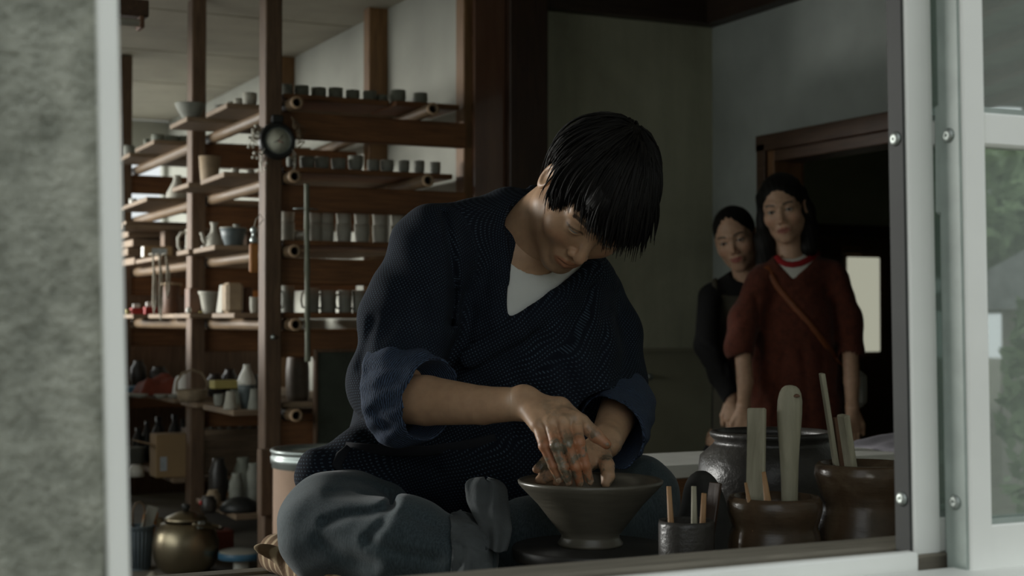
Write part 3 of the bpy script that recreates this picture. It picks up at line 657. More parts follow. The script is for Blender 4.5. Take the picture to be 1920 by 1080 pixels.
def cloth_fold(name, cx, cy, z, sx, sy, h, mat, label, cat, seed, rz=0):
    r = random.Random(seed); n = 18; vs = []; fs = []
    top = [[0]*n for _ in range(n)]
    ph = [r.uniform(0, 6) for _ in range(6)]
    for i in range(n):
        for j in range(n):
            u = i/(n-1)*2-1; v = j/(n-1)*2-1
            e = max(0, 1-max(abs(u), abs(v))**4); hh = h*e*(.72+.18*math.sin(u*4+ph[0]+v*1.5)+.1*math.sin(v*7+ph[1]+u*2))
            vs.append((u*sx*(1+.06*math.sin(v*5+ph[2])), v*sy*(1+.06*math.sin(u*5+ph[3])), max(.002, hh)))
    for i in range(n-1):
        for j in range(n-1): fs.append((i*n+j, (i+1)*n+j, (i+1)*n+j+1, i*n+j+1))
    b = len(vs); vs += [(x, y, 0) for x, y, _ in vs[:b]]
    for i in range(n-1):
        for j in range(n-1): fs.append((b+i*n+j, b+i*n+j+1, b+(i+1)*n+j+1, b+(i+1)*n+j))
    for k in range(n-1):
        for (p, q) in ((k*n, (k+1)*n), (k*n+n-1, (k+1)*n+n-1), (k, k+1), ((n-1)*n+k, (n-1)*n+k+1)): fs.append((p, q, b+q, b+p))
    o = obj(name, MB().add(vs, fs, True), mat, None, (cx, cy, z), (0, 0, rz)); return tag(o, label, cat)
cloth_fold('folded_cloth', bx(298, 6.75), 6.75, z4, .1, .12, .1, 'rust_cloth', 'crumpled rust red cloth heaped on the lower tier', 'cloth', 2)
cloth_fold('paper_sheet', bx(350, 6.52), 6.50, z4, .05, .07, .11, 'white_paper', 'crumpled white paper bag beside the red cloth', 'paper', 5)
tag(obj('blue_folder', MB().box((-.06, -.09, 0), (.06, .09, .025), .003), 'blue_plastic', None, (bx(245, 7.0)+.03, 7.05, z4)), 'blue folder lying flat at the far end of the lower tier', 'folder')
for k, (px, Y) in enumerate(((266, 6.5), (305, 6.42), (330, 6.4), (252, 6.55))):
    place('small_dish', 'dd', [(0, 0), (.02, 0), (.034, .014), (.032, .016), (0, .006)], 'bisque_grey', (bx(px, Y), Y, z4), ('shallow grey dish before the red cloth', 'shallow grey dish before the white paper bag', 'shallow grey dish beside the cane basket', 'shallow grey dish before the blue folder')[k], 'dish', 'shallow dishes on the lower tier edge')
# darker pots at the back of the lower tiers
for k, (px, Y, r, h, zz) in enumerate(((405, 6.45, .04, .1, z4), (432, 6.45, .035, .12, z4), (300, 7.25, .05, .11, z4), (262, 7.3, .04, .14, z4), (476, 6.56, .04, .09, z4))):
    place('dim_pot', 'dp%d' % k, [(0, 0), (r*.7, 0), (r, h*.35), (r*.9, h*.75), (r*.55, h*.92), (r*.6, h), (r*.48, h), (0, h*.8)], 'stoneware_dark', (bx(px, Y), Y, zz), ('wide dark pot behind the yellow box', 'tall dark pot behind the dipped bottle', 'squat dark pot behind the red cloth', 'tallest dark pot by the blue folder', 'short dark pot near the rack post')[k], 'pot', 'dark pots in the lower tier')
# bottom tier
z5 = ZB[5]+.02
for (y0, y1, lbl) in ((5.36, 5.95, 'bottom board under the leaning vases'), (6.34, 7.3, 'bottom board under the cardboard box')):
    ware_board(1.49, 2.25, y0, y1, z5 if y0 < 6 else z5+.04, lbl)
cb = thing('cardboard_box', 'open brown cardboard box with a small printed label', 'box', (bx(321, 6.45), 6.45, z5+.04))
box_obj('carton', (-.072, -.06, 0), (.075, .07, .185), 'cardboard', cb); box_obj('label', (-.055, -.0612, .03), (-.026, -.0598, .09), 'paper_label', cb, 0)
obj('flap', MB().box((-.08, -.058, -.0015), (0, .068, .0015), 0, Matrix.Translation((-.072, 0, .14)) @ Matrix.Rotation(.25, 4, 'Y')), 'cardboard', cb)
for k in range(6):
    place('plate', 'pl', [(0, 0), (.03, 0), (.05, .011), (.049, .0125), (.03, .004), (0, .003)], 'bisque_grey', (bx(256, 7.1), 7.1, z5+.04+.0125*k), 'grey plate, %s from the bottom of the plate stack' % ORD[k], 'plate', 'stacked plates by the cardboard box')
place('upturned_bowl', 'ub', [(0, .05), (.02, .05), (.034, .03), (.036, .0), (.033, 0), (0, .04)], 'white_glaze', (bx(258, 6.5), 6.5, z5+.04), 'small white bowl turned upside down', 'bowl')
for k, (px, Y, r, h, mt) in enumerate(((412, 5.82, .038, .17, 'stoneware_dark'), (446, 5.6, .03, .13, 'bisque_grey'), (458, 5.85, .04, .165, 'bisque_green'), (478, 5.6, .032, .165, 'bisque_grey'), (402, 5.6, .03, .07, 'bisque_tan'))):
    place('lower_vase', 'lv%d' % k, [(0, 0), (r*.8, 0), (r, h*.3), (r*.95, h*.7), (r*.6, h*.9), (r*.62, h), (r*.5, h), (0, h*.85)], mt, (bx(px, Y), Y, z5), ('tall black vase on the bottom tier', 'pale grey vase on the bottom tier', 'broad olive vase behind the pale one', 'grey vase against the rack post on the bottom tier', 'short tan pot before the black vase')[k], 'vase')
for k, px in enumerate((398, 414, 432, 452, 470)):
    place('hung_ladle', 'hl', [(0, 0), (.01, 0), (.016, .02), (.012, .05), (.006, .09), (.006, .11), (0, .11)], 'bisque_grey', (bx(px, 6.6), 6.6, z5+.04+.19), 'slim grey bottle, %s along the narrow back ledge from the cardboard box' % ORD[k], 'bottle', 'slim bottles at the back of the bottom tier')
ware_board(1.62, 2.25, 6.5, 6.75, z5+.04+.19, 'narrow back ledge board under the slim bottles', th=.19)
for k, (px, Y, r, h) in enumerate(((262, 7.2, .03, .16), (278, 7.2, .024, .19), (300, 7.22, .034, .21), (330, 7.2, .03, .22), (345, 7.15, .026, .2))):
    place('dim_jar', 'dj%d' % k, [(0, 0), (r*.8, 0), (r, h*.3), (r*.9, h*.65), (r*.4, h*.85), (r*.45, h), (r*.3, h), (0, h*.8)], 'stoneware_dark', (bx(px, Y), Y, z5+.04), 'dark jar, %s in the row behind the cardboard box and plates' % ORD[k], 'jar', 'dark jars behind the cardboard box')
lathe_thing('dark_basin', [(0, 0), (.07, 0), (.078, .008), (.06, .035), (.03, .05), (0, .055)], 'black_metal', (bx(452, 5.47), 5.47, z5), 'dark upturned basin on the bottom board', 'basin')
jj = thing('clip_jar', 'small dark jar with a red clip on the bottom tier', 'jar', (bx(394, 5.48), 5.48, z5))
obj('body', MB().lathe([(0, 0), (.026, 0), (.03, .015), (.03, .045), (.022, .055), (.022, .06), (0, .06)], 18), 'stoneware_dark', jj); box_obj('clip', (-.036, -.012, .03), (-.026, .006, .046), 'red_plastic', jj)
# ------------------------------------------------------------------ on the raised floor
q = onZ(348, 1070, .17)
kt = thing('brass_kettle', 'big round brass kettle with lid, knob and bail handle', 'kettle', (q.x, q.y, .17))
obj('body', MB().lathe([(0, 0), (.085, 0), (.105, .02), (.119, .06), (.122, .10), (.112, .145), (.09, .175), (.068, .186), (.066, .182), (0, .18)], 40), 'brass_kettle', kt)
obj('lid', MB().lathe([(.076, .186), (.08, .19), (.07, .2), (.04, .214), (.015, .221), (0, .222)], 36), 'brass_kettle', kt)
obj('knob', MB().lathe([(.008, .22), (.012, .226), (.017, .234), (.016, .243), (.008, .248), (0, .249)], 16), 'black_metal', kt)
for s in (-1, 1):
    obj('lug', MB().box((-.014, -.006, -.016), (.014, .006, .016), .003, Matrix.Rotation(.35, 4, 'Z') @ Matrix.Translation((0, s*.098, .178)) @ Matrix.Rotation(-s*.5, 4, 'X')), 'zinc', kt)
obj('bail_handle', MB().tube([Vector((math.sin(t)*.135+.0, -math.cos(t)*.1, .185 - math.sin(t)*.035)) for t in [k*math.pi/14 for k in range(15)]], .0055, 8), 'brass_kettle', kt)
obj('spout', MB().tube([(-.03, .105, .1), (-.05, .15, .13), (-.06, .175, .175)], [.03, .02, .013], 12), 'brass_kettle', kt)
q = onZ(452, 1052, .21)
st = thing('disc_lid', 'flat round pail lid with a blue rim on a short stand', 'lid', (q.x, q.y, .17))
obj('disc', MB().lathe([(0, .05), (.082, .05), (.082, .056), (.08, .078), (.078, .08), (0, .08)], 36), 'grey_board', st)
obj('blue_rim', MB().lathe([(.083, .051), (.0845, .052), (.0845, .074), (.083, .075), (.0815, .07), (.0815, .054), (.083, .051)], 36), 'blue_plastic', st)
obj('stand', MB().lathe([(0, 0), (.03, 0), (.028, .05), (0, .05)], 16), 'white_glaze', st)
q = onZ(262, 1068, .17)
cr = thing('plastic_bin', 'slatted blue grey plastic bin with a hoop handle', 'bin', (q.x, q.y, .17))
obj('shell', MB().lathe([(0, 0), (.035, 0), (.045, .14), (.056, .16), (.056, .165), (.05, .165), (.03, .01), (0, .01)], 20, smooth=False), 'blue_grey_crate', cr)
for k in range(20):
    a = 2*math.pi*k/20; obj('slat', MB().tube([(math.cos(a)*.0375, math.sin(a)*.0375, .01), (math.cos(a)*.0465, math.sin(a)*.0465, .15)], .0035, 5), 'blue_grey_crate', cr)
obj('hoop', MB().tube([(-.03, -.02, .16), (-.032, -.02, .22), (-.02, -.02, .25), (-.005, -.02, .255), (.01, -.02, .24), (.014, -.02, .2), (.012, -.02, .16)], .0035, 6), 'bamboo', cr)
tag(obj('scraper_board', MB().box((-.02, -.006, 0), (.02, .006, .14), .002), 'grey_board', None, (q.x+.004, q.y+.004, .27), (.1, .32, 0)), 'pale board scrap sticking out of the plastic bin', 'board')
q = onZ(287, 1068, .17)
tag(obj('leaning_plank', MB().box((-.028, -.008, 0), (.028, .008, .2), .002), 'orange_wood', None, (q.x-.01, q.y+.17, .17), (.12, .16, .3)), 'short orange brown plank leaning behind the kettle', 'plank')
cloth_fold('rag_heap', onY(291, 1060, 5.27).x, 5.27, .17, .035, .03, .04, 'rope', 'small grey rag heap beside the kettle', 'rag', 9)
tag(obj('red_crate', MB().box((-.06, -.05, 0), (.06, .05, .11), .004), 'rust_cloth', None, (bx(420, 5.62), 5.72, .17)), 'dark red carton under the bottom shelf', 'carton')
# fibre drum
q = P(607, 840, 4.9)
dr = thing('fibre_drum', 'tan fibre drum with a zinc locking ring, lid off', 'drum', (q.x, q.y, .17))
hd = q.z-.17
obj('wall', MB().lathe([(0, .01), (.158, 0), (.166, 0), (.166, hd-.01), (.160, hd-.01), (.160, .02), (0, .02)], 48), 'kraft', dr)
obj('lock_ring', MB().lathe([(.166, hd-.062), (.170, hd-.06), (.169, hd-.05), (.174, hd-.046), (.175, hd-.026), (.170, hd-.022), (.172, hd-.014), (.176, hd-.006), (.173, hd), (.160, hd), (.159, hd-.02), (.162, hd-.06), (.166, hd-.062)], 48), 'zinc', dr)
# unseen cabinet, added to shade the low tiers of the rack 
cbn = thing('shading_cabinet', 'added unseen wooden cabinet shading the low rack tiers', 'cabinet', (.25, 6.0, .17))
box_obj('carcass', (0, 0, .05), (.38, 3.4, .93), 'rack_y', cbn); box_obj('top', (-.02, -.02, .93), (.40, 3.42, .955), 'board_x', cbn); box_obj('plinth', (.03, .02, 0), (.35, 3.38, .05), 'dark_post', cbn)
for k in range(4):
    d_ = box_obj('door', (.38, .03+k*.845, .09), (.395, .835+k*.845, .90), 'rack_z', cbn); kb = box_obj('knob', (.395, .76+k*.845, .5), (.415, .785+k*.845, .525), 'steel', d_)
# ceiling lamp at the far left
q = onY(274, 30, 5.0)
cl = thing('tube_lamp', 'fluorescent tube lamp in a brown wooden housing hung from the ceiling', 'lamp', (q.x, 5.0, q.z))
box_obj('housing', (-.55, -.045, -.012), (0, .045, .045), 'jamb_wood_y', cl); box_obj('socket', (-.032, -.054, -.052), (-.016, .012, -.01), 'brown_clay', cl)
obj('tube', MB().tube([(-.5, -.04, -.034), (-.03, -.04, -.034)], .013, 12), 'lamp_tube', cl)
for x in (-.45, -.1): obj('hanger', MB().tube([(x, 0, .04), (x, 0, ZC-q.z)], .004, 6), 'black_metal', cl)
# ------------------------------------------------------------------ outdoors, seen in the panes
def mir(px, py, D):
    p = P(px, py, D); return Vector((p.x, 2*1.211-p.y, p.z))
gr = struct(obj('floor', MB().box((-30, -40, -.32), (40, 1.0, -.3)), 'earth'))
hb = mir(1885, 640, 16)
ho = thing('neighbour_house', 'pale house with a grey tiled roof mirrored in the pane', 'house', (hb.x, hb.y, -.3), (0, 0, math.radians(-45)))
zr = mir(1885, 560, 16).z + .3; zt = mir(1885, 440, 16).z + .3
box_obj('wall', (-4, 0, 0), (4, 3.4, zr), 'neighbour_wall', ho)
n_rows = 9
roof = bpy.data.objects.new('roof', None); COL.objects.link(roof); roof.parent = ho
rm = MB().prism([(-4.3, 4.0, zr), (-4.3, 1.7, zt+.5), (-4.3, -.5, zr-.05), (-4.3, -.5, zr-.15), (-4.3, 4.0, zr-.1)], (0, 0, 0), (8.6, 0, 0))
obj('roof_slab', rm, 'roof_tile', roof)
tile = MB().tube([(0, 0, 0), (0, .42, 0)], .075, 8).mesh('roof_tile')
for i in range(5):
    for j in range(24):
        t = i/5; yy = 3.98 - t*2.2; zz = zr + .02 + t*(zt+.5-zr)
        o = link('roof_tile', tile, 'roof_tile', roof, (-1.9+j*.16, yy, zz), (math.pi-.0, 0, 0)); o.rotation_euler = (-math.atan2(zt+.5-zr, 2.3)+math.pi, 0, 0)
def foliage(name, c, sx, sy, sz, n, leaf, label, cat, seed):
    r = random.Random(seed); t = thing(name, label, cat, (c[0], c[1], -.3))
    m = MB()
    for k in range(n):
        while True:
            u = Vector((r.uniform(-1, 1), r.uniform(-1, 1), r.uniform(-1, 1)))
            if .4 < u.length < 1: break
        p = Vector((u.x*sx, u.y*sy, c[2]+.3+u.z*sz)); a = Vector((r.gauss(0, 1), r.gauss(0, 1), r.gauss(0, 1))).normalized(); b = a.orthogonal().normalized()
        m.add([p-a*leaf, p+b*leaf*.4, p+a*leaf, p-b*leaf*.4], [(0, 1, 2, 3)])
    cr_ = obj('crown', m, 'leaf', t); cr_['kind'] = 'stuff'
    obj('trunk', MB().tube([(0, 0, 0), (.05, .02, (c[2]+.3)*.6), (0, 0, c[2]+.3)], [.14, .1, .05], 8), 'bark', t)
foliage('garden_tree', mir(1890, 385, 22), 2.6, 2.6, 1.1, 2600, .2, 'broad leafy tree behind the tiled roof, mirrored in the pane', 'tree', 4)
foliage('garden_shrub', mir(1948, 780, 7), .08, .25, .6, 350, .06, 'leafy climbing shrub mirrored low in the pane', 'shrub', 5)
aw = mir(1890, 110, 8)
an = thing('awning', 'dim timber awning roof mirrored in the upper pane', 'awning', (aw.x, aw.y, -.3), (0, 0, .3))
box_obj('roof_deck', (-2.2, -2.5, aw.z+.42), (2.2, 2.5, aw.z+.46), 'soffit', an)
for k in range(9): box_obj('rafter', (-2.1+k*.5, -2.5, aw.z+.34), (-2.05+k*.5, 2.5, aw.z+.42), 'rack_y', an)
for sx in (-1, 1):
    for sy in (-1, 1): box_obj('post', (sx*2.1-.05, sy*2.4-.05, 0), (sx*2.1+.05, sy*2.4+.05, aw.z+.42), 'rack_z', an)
# ================================================================== organic shapes : signed distance fields turned into one surface
F4 = np.float32
def A3(v): return np.array([v[0], v[1], v[2]], dtype=F4)
def vlen(p): return np.sqrt((p*p).sum(-1))
def cone(p, a, b, ra, rb, flat=None):
    a = A3(a); b = A3(b); ba = b-a; pa = p-a
    h = np.clip((pa @ ba)/max(1e-9, float(ba @ ba)), 0, 1)
    d = pa - h[..., None]*ba
    if flat is not None:                        # squash along a direction
        n = A3(flat[0]); n = n/np.linalg.norm(n); dn = d @ n; d = d + (dn*(1/flat[1]-1))[..., None]*n
    return vlen(d) - (ra+(rb-ra)*h)
def chain(p, pts, rad, k=.0, flat=None):
    d = None
    for i in range(len(pts)-1):
        e = cone(p, pts[i], pts[i+1], rad[i], rad[i+1], flat); d = e if d is None else smin(d, e, k)
    return d
def ball(p, c, r): return vlen(p-A3(c))-r
def elli(p, c, r, M=None):
    q = p-A3(c)
    if M is not None: q = q @ np.array(M, dtype=F4)      # columns of M = axes
    r = A3(r); k0 = vlen(q/r); k1 = vlen(q/(r*r)); return k0*(k0-1)/np.maximum(k1, 1e-6)
def rbox(p, c, h, r=.0, M=None):
    q = p-A3(c)
    if M is not None: q = q @ np.array(M, dtype=F4)
    q = np.abs(q)-(A3(h)-r); return vlen(np.maximum(q, 0)) + np.minimum(q.max(-1), 0) - r
def smin(a, b, k):
    if k <= 0: return np.minimum(a, b)
    h = np.clip(.5+.5*(b-a)/k, 0, 1); return b*(1-h)+a*h-k*h*(1-h)
def smax(a, b, k): return -smin(-a, -b, k)
def scut(a, b, k=.004): return smax(a, -b, k)             # a minus b
def plane(p, c, n): n = A3(n); n = n/np.linalg.norm(n); return (p-A3(c)) @ n
def poly(field, lo, hi, res, smooth=1):
    """naive surface nets -> verts, quads"""
    lo = A3(lo); hi = A3(hi); n = np.maximum(4, np.ceil((hi-lo)/res).astype(int)+1)
    ax = [lo[i]+np.arange(n[i], dtype=F4)*res for i in range(3)]
    G = np.stack(np.meshgrid(*ax, indexing='ij'), -1).astype(F4)
    D = np.empty(tuple(n), dtype=F4); step = max(1, int(400000//(n[1]*n[2])))
    for i in range(0, n[0], step): D[i:i+step] = field(G[i:i+step])
    D[0] = D[-1] = 1; D[:, 0] = D[:, -1] = 1; D[:, :, 0] = D[:, :, -1] = 1
    S_ = D < 0; c = [slice(0, -1), slice(1, None)]
    cs = np.zeros(tuple(n-1), dtype=np.int8)
    for i in (0, 1):
        for j in (0, 1):
            for k in (0, 1): cs += S_[c[i], c[j], c[k]]
    act = (cs > 0) & (cs < 8); idx = -np.ones(act.shape, dtype=np.int64); cells = np.argwhere(act); idx[act] = np.arange(len(cells))
    acc = np.zeros((len(cells), 3)); cnt = np.zeros(len(cells))
    I, J, K = cells.T
    corners = [(i, j, k) for i in (0, 1) for j in (0, 1) for k in (0, 1)]
    for a in corners:
        for d in range(3):
            if a[d]: continue
            b = list(a); b[d] = 1
            da = D[I+a[0], J+a[1], K+a[2]]; db = D[I+b[0], J+b[1], K+b[2]]
            m = (da < 0) != (db < 0); t = np.where(m, da/np.where(m, da-db, 1), 0)
            p = np.array(a, dtype=float)[None, :].repeat(len(cells), 0); p[:, d] += t
            acc[m] += p[m]; cnt[m] += 1
    V = lo + (cells + acc/np.maximum(cnt, 1)[:, None])*res
    quads = []
    for d in range(3):
        o1, o2 = (d+1) % 3, (d+2) % 3
        sl0 = [slice(1, -1)]*3; sl0[d] = slice(0, -1); sl1 = [slice(1, -1)]*3; sl1[d] = slice(1, None)
        s0 = S_[tuple(sl0)]; s1 = S_[tuple(sl1)]
        E = np.argwhere(s0 != s1); flip = s0[tuple(E.T)]
        base = E.copy(); base[:, o1] += 1; base[:, o2] += 1       # grid index of edge start
        def cell(a, b):
            q = base.copy(); q[:, o1] -= a; q[:, o2] -= b; return idx[q[:, 0], q[:, 1], q[:, 2]]
        Q = np.stack([cell(1, 1), cell(0, 1), cell(0, 0), cell(1, 0)], 1)
        Q[~flip] = Q[~flip][:, ::-1]; quads.append(Q)
    Q = np.concatenate(quads); Q = Q[(Q >= 0).all(1)]
    for _ in range(smooth):
        s = np.zeros_like(V); w_ = np.zeros(len(V))
        for a, b in ((0, 1), (1, 2), (2, 3), (3, 0)):
            np.add.at(s, Q[:, a], V[Q[:, b]]); np.add.at(s, Q[:, b], V[Q[:, a]]); np.add.at(w_, Q[:, a], 1); np.add.at(w_, Q[:, b], 1)
        V = V*.5 + .5*s/np.maximum(w_, 1)[:, None]
    return V, Q
def np_mesh(name, parts):
    """parts: list of (V, Q) -> one smooth mesh"""
    vs = []; qs = []; n = 0
    for V, Q in parts: vs.append(V); qs.append(Q+n); n += len(V)
    V = np.concatenate(vs); Q = np.concatenate(qs)
    me = bpy.data.meshes.new(name); me.vertices.add(len(V)); me.vertices.foreach_set('co', V.astype(np.float32).ravel())
    me.loops.add(len(Q)*4); me.loops.foreach_set('vertex_index', Q.ravel().astype(np.int32))
    me.polygons.add(len(Q)); me.polygons.foreach_set('loop_start', np.arange(0, len(Q)*4, 4, dtype=np.int32))
    me.polygons.foreach_set('loop_total', np.full(len(Q), 4, dtype=np.int32)); me.polygons.foreach_set('use_smooth', np.ones(len(Q), dtype=bool))
    me.update(calc_edges=True); me.validate(); return me, V
def add_attr(me, name, data):
    a = me.attributes.new(name, 'FLOAT_VECTOR', 'POINT'); a.data.foreach_set('vector', np.asarray(data, dtype=np.float32).ravel())
def add_col(me, name, data):
    a = me.attributes.new(name, 'FLOAT_COLOR', 'POINT'); d = np.ones((len(data), 4), dtype=np.float32); d[:, :3] = data; a.data.foreach_set('color', d.ravel())
def camdir(r, u, t): return CR*r + CU*u - CF*t            # right, up, towards the camera
def frame(hx, hz):
    """rows -> orthonormal axes (right, forward, up) as matrix columns"""
    hx = Vector(hx).normalized(); hz = Vector(hz).normalized()
    e = hx.dot(hz); a = (hx-hz*e*.5).normalized(); b = (hz-hx*e*.5); b = (b-a*a.dot(b)).normalized()
    return a, b.cross(a).normalized(), b
class Fr:
    def __init__(s, o, hx, hz): s.o = Vector(o); s.x, s.y, s.z = frame(hx, hz)
    def w(s, p): return s.o + s.x*p[0] + s.y*p[1] + s.z*p[2]
    def W(s, V): M = np.array([s.x, s.y, s.z]); return V @ M + np.array(s.o)
    def l(s, p): q = Vector(p)-s.o; return Vector((q.dot(s.x), q.dot(s.y), q.dot(s.z)))
    def d(s, v): v = Vector(v); return Vector((v.dot(s.x), v.dot(s.y), v.dot(s.z)))

# ------------------------------------------------------------------ head, used for all three people
def head_field(neck_l, kind, lid=.0045, mouth_open=.0, smile=0.0, jaw=1.0):
    fem = kind == 'f'
    def f(p):
        q = p.copy(); q[..., 0] = np.abs(q[..., 0])
        d = elli(q, (0, -.012, .036), (.074, .096, .084))
        d = smin(d, elli(q, (0, .028, -.028), (.060*jaw, .062, .084)), .03)
        d = smin(d, cone(q, (.050*jaw, -.004, -.062), (.012, .062, -.101), .019, .017), .025)
        d = smin(d, ball(q, (0, .067, -.100), .0175 if fem else .020), .02)
        d = smin(d, ball(q, (.040, .052, -.030), .027), .02)
        d = smin(d, cone(q, (.006, .083, .020), (.044, .066, .022), .010, .009), .02)
        d = scut(d, elli(q, (.032, .1, .001), (.019, .017, .0115)), .014)
        # nose
        d = smin(d, cone(q, (0, .081, .008), (0, .102 if fem else .105, -.036), .0065, .0095), .010)
        d = smin(d, ball(q, (.0115, .0935, -.041), .0075), .006)
        d = scut(d, ball(q, (.0062, .0985, -.0485), .0034), .003)
        # mouth
        d = smin(d, elli(q, (0, .079, -.070), (.027, .0145, .021)), .012)
        cz = -.0715 + q[..., 0]*q[..., 0]*(14*smile) 
        qq = q.copy(); qq[..., 2] -= q[..., 0]*q[..., 0]*(14*smile)
        up = smin(cone(qq, (.005, .0915, -.0655), (.022, .0825, -.0705), .0045, .002), cone(qq, (0, .0915, -.067), (.006, .0915, -.0655), .004, .0045), .004)
        lo_ = cone(qq, (0, .0900, -.0775-mouth_open), (.019, .0830, -.0725-mouth_open*.5), .0056, .0025)
        d = smin(d, up, .004); d = smin(d, lo_, .004)
        d = scut(d, elli(qq, (0, .096, -.0715-mouth_open*.5), (.0225, .012, .0011+mouth_open*.5)), .002)
        # eyelids around the eyeballs
        d = smin(d, ball(q, (.032, .0735, -.001), .0145), .006)
        d = scut(d, elli(q, (.0322, .0865, -.002), (.0135, .013, lid)), .0015)
        # ear
        e = elli(q, (.0790, -.016, -.012), (.0078, .018, .031)); e = scut(e, elli(q, (.0865, -.011, -.009), (.0078, .0125, .020)), .003)
        d = smin(d, e, .006)
        # neck
        d = smin(d, cone(p, (0, -.025, -.055), neck_l, .052 if fem else .060, .050 if fem else .062), .028)
        return d
    return f
def head_parts(fr, neck_l, kind, res=.0019, **kw):
    lo = (min(-.095, neck_l[0]-.075), min(-.125, neck_l[1]-.075), min(-.135, neck_l[2]-.06)); hi = (max(.095, neck_l[0]+.075), .125, .13)
    return poly(head_field(neck_l, kind, **kw), lo, hi, res, 1)
def skin_colour(L, base, kind, blush=(.9, .5, .42), brow=True, lipc=None, smile=0.0, lid_dark=True):
    """natural skin colouring by place on the face: lips, brows, lids, cheeks (local head coordinates)"""
    n = len(L); c = np.tile(np.array(base), (n, 1)); x = np.abs(L[:, 0]); y = L[:, 1]; z = L[:, 2]
    def mixc(w, col): 
        nonlocal c
        w = np.clip(w, 0, 1)[:, None]; c = c*(1-w)+np.array(col)*w
    front = np.clip((y-.03)/.03, 0, 1)
    g = np.exp(-(((x-.043)/.018)**2+((z+.035)/.018)**2))*front; mixc(g*.35, np.array(base)*np.array([1.05, .70, .62]))
    mixc(np.exp(-((x/.014)**2+((z+.036)/.016)**2))*front*.25, np.array(base)*np.array([1.05, .72, .64]))
    zz = z-14*smile*x*x
    lip = np.clip(1.25-((x/.0235)**2+((zz+.0718)/.0105)**2), 0, .3)/.3*np.clip((y-.075)/.006, 0, 1)
    mixc(lip*.8, lipc if lipc is not None else np.array(base)*np.array([.95, .52, .48]))
    # brows : short arched patch of fine hair
    bz = .0205+.004*np.sin(np.clip((x-.016)/.032, 0, 1)*math.pi*.8)
    b = np.clip(1.3-np.abs((x-.033)/.0175)**4, 0, .3)/.3*np.clip(1.4-((z-bz)/(.0036))**2, 0, .5)/.5*front
    if brow: mixc(b*.85, (.02, .017, .014))
    # lash line around the lid opening
    if lid_dark:
        l = np.clip(1.25-np.abs(np.sqrt(((x-.0322)/.0138)**2+((z+.002)/.0062)**2)-1)/.22, 0, .5)/.5*front*np.clip((z+.004)/.004, .25, 1)
        mixc(l*.75, (.03, .022, .018))
    return c
def skin_material(name, rough=.5, mud=False):
    m, nt, b = new_mat(name)
    at = nt.nodes.new('ShaderNodeAttribute'); at.attribute_name = 'tint'
    v = coords(nt); mot = ramp(nt, noise(nt, v, 60, 4), [(.3, (.88, .86, .85)), (.7, (1.06, 1.05, 1.04))])
    c = mix(nt, 1.0, at.outputs['Color'], mot, 'MULTIPLY')
    b.inputs['Roughness'].default_value = rough
    b.inputs['Subsurface Weight'].default_value = .12; b.inputs['Subsurface Radius'].default_value = (.012, .005, .003); b.inputs['Subsurface Scale'].default_value = .6
    if mud:
        ma = nt.nodes.new('ShaderNodeAttribute'); ma.attribute_name = 'mud'
        sp = nt.nodes.new('ShaderNodeSeparateColor'); nt.links.new(ma.outputs['Color'], sp.inputs[0])
        nn = noise(nt, v, 46, 5, .6, .3); nd = noise(nt, v, 95, 4)
        cov = math_n(nt, 'MULTIPLY', sp.outputs[0], ramp(nt, nn, [(.47, (0, 0, 0)), (.58, (1, 1, 1))]))
        clay = ramp(nt, nd, [(.3, (.10, .088, .062)), (.55, (.17, .145, .10)), (.8, (.30, .27, .21))])
        red = math_n(nt, 'MULTIPLY', sp.outputs[1], ramp(nt, noise(nt, v, 38, 3), [(.42, (0, 0, 0)), (.55, (1, 1, 1))]))
        c = mix(nt, red, c, (.34, .11, .04)); c = mix(nt, cov, c, clay)
        nt.links.new(mix(nt, cov, (rough,)*3, (.22,)*3), b.inputs['Roughness'])
        bump(nt, b, math_n(nt, 'MULTIPLY', cov, nd), .35, .003)
    nt.links.new(c, b.inputs['Base Color'])
def eye_parts(fr, parent, ang=0.0, look=(0, 0)):
    for s in (-1, 1):
        e = bpy.data.objects.new('eye', None); COL.objects.link(e); e.parent = parent; e.location = fr.w((s*.032, .0735, -.001))
        dirv = (fr.y + fr.x*look[0] + fr.z*look[1]).normalized(); M = dirv.to_track_quat('Z', 'Y').to_matrix().to_4x4()
        def cap(r, t0, t1, n=8): return [(r*math.sin(t0+(t1-t0)*k/n), r*math.cos(t0+(t1-t0)*k/n)) for k in range(n+1)]
        obj('sclera', MB().lathe(cap(.0132, math.pi*.98, .44), 16, M=M), 'sclera', e)
        obj('iris', MB().lathe(cap(.0133, .46, .2, 4), 16, M=M), 'iris', e); obj('pupil', MB().lathe(cap(.01335, .22, 0, 4), 16, M=M), 'pupil', e)
plain('sclera', (.38, .37, .34), .3, .04); plain('iris', (.035, .02, .012), .15, .2); plain('pupil', (.006, .006, .006), .1, .1)
def hair_material(name, c0=(.0045, .0045, .0045), c1=(.016, .014, .012), rough=.55):
    m, nt, b = new_mat(name); b.inputs['Specular IOR Level'].default_value = .18; at = coords(nt, (1, 1, 1), attr='grain')
    g = noise(nt, at, 1.0, 4, .6); nt.links.new(ramp(nt, g, [(.35, c0), (.7, c1)]), b.inputs['Base Color'])
    b.inputs['Roughness'].default_value = rough; bump(nt, b, g, .5, .004)
hair_material('black_hair')
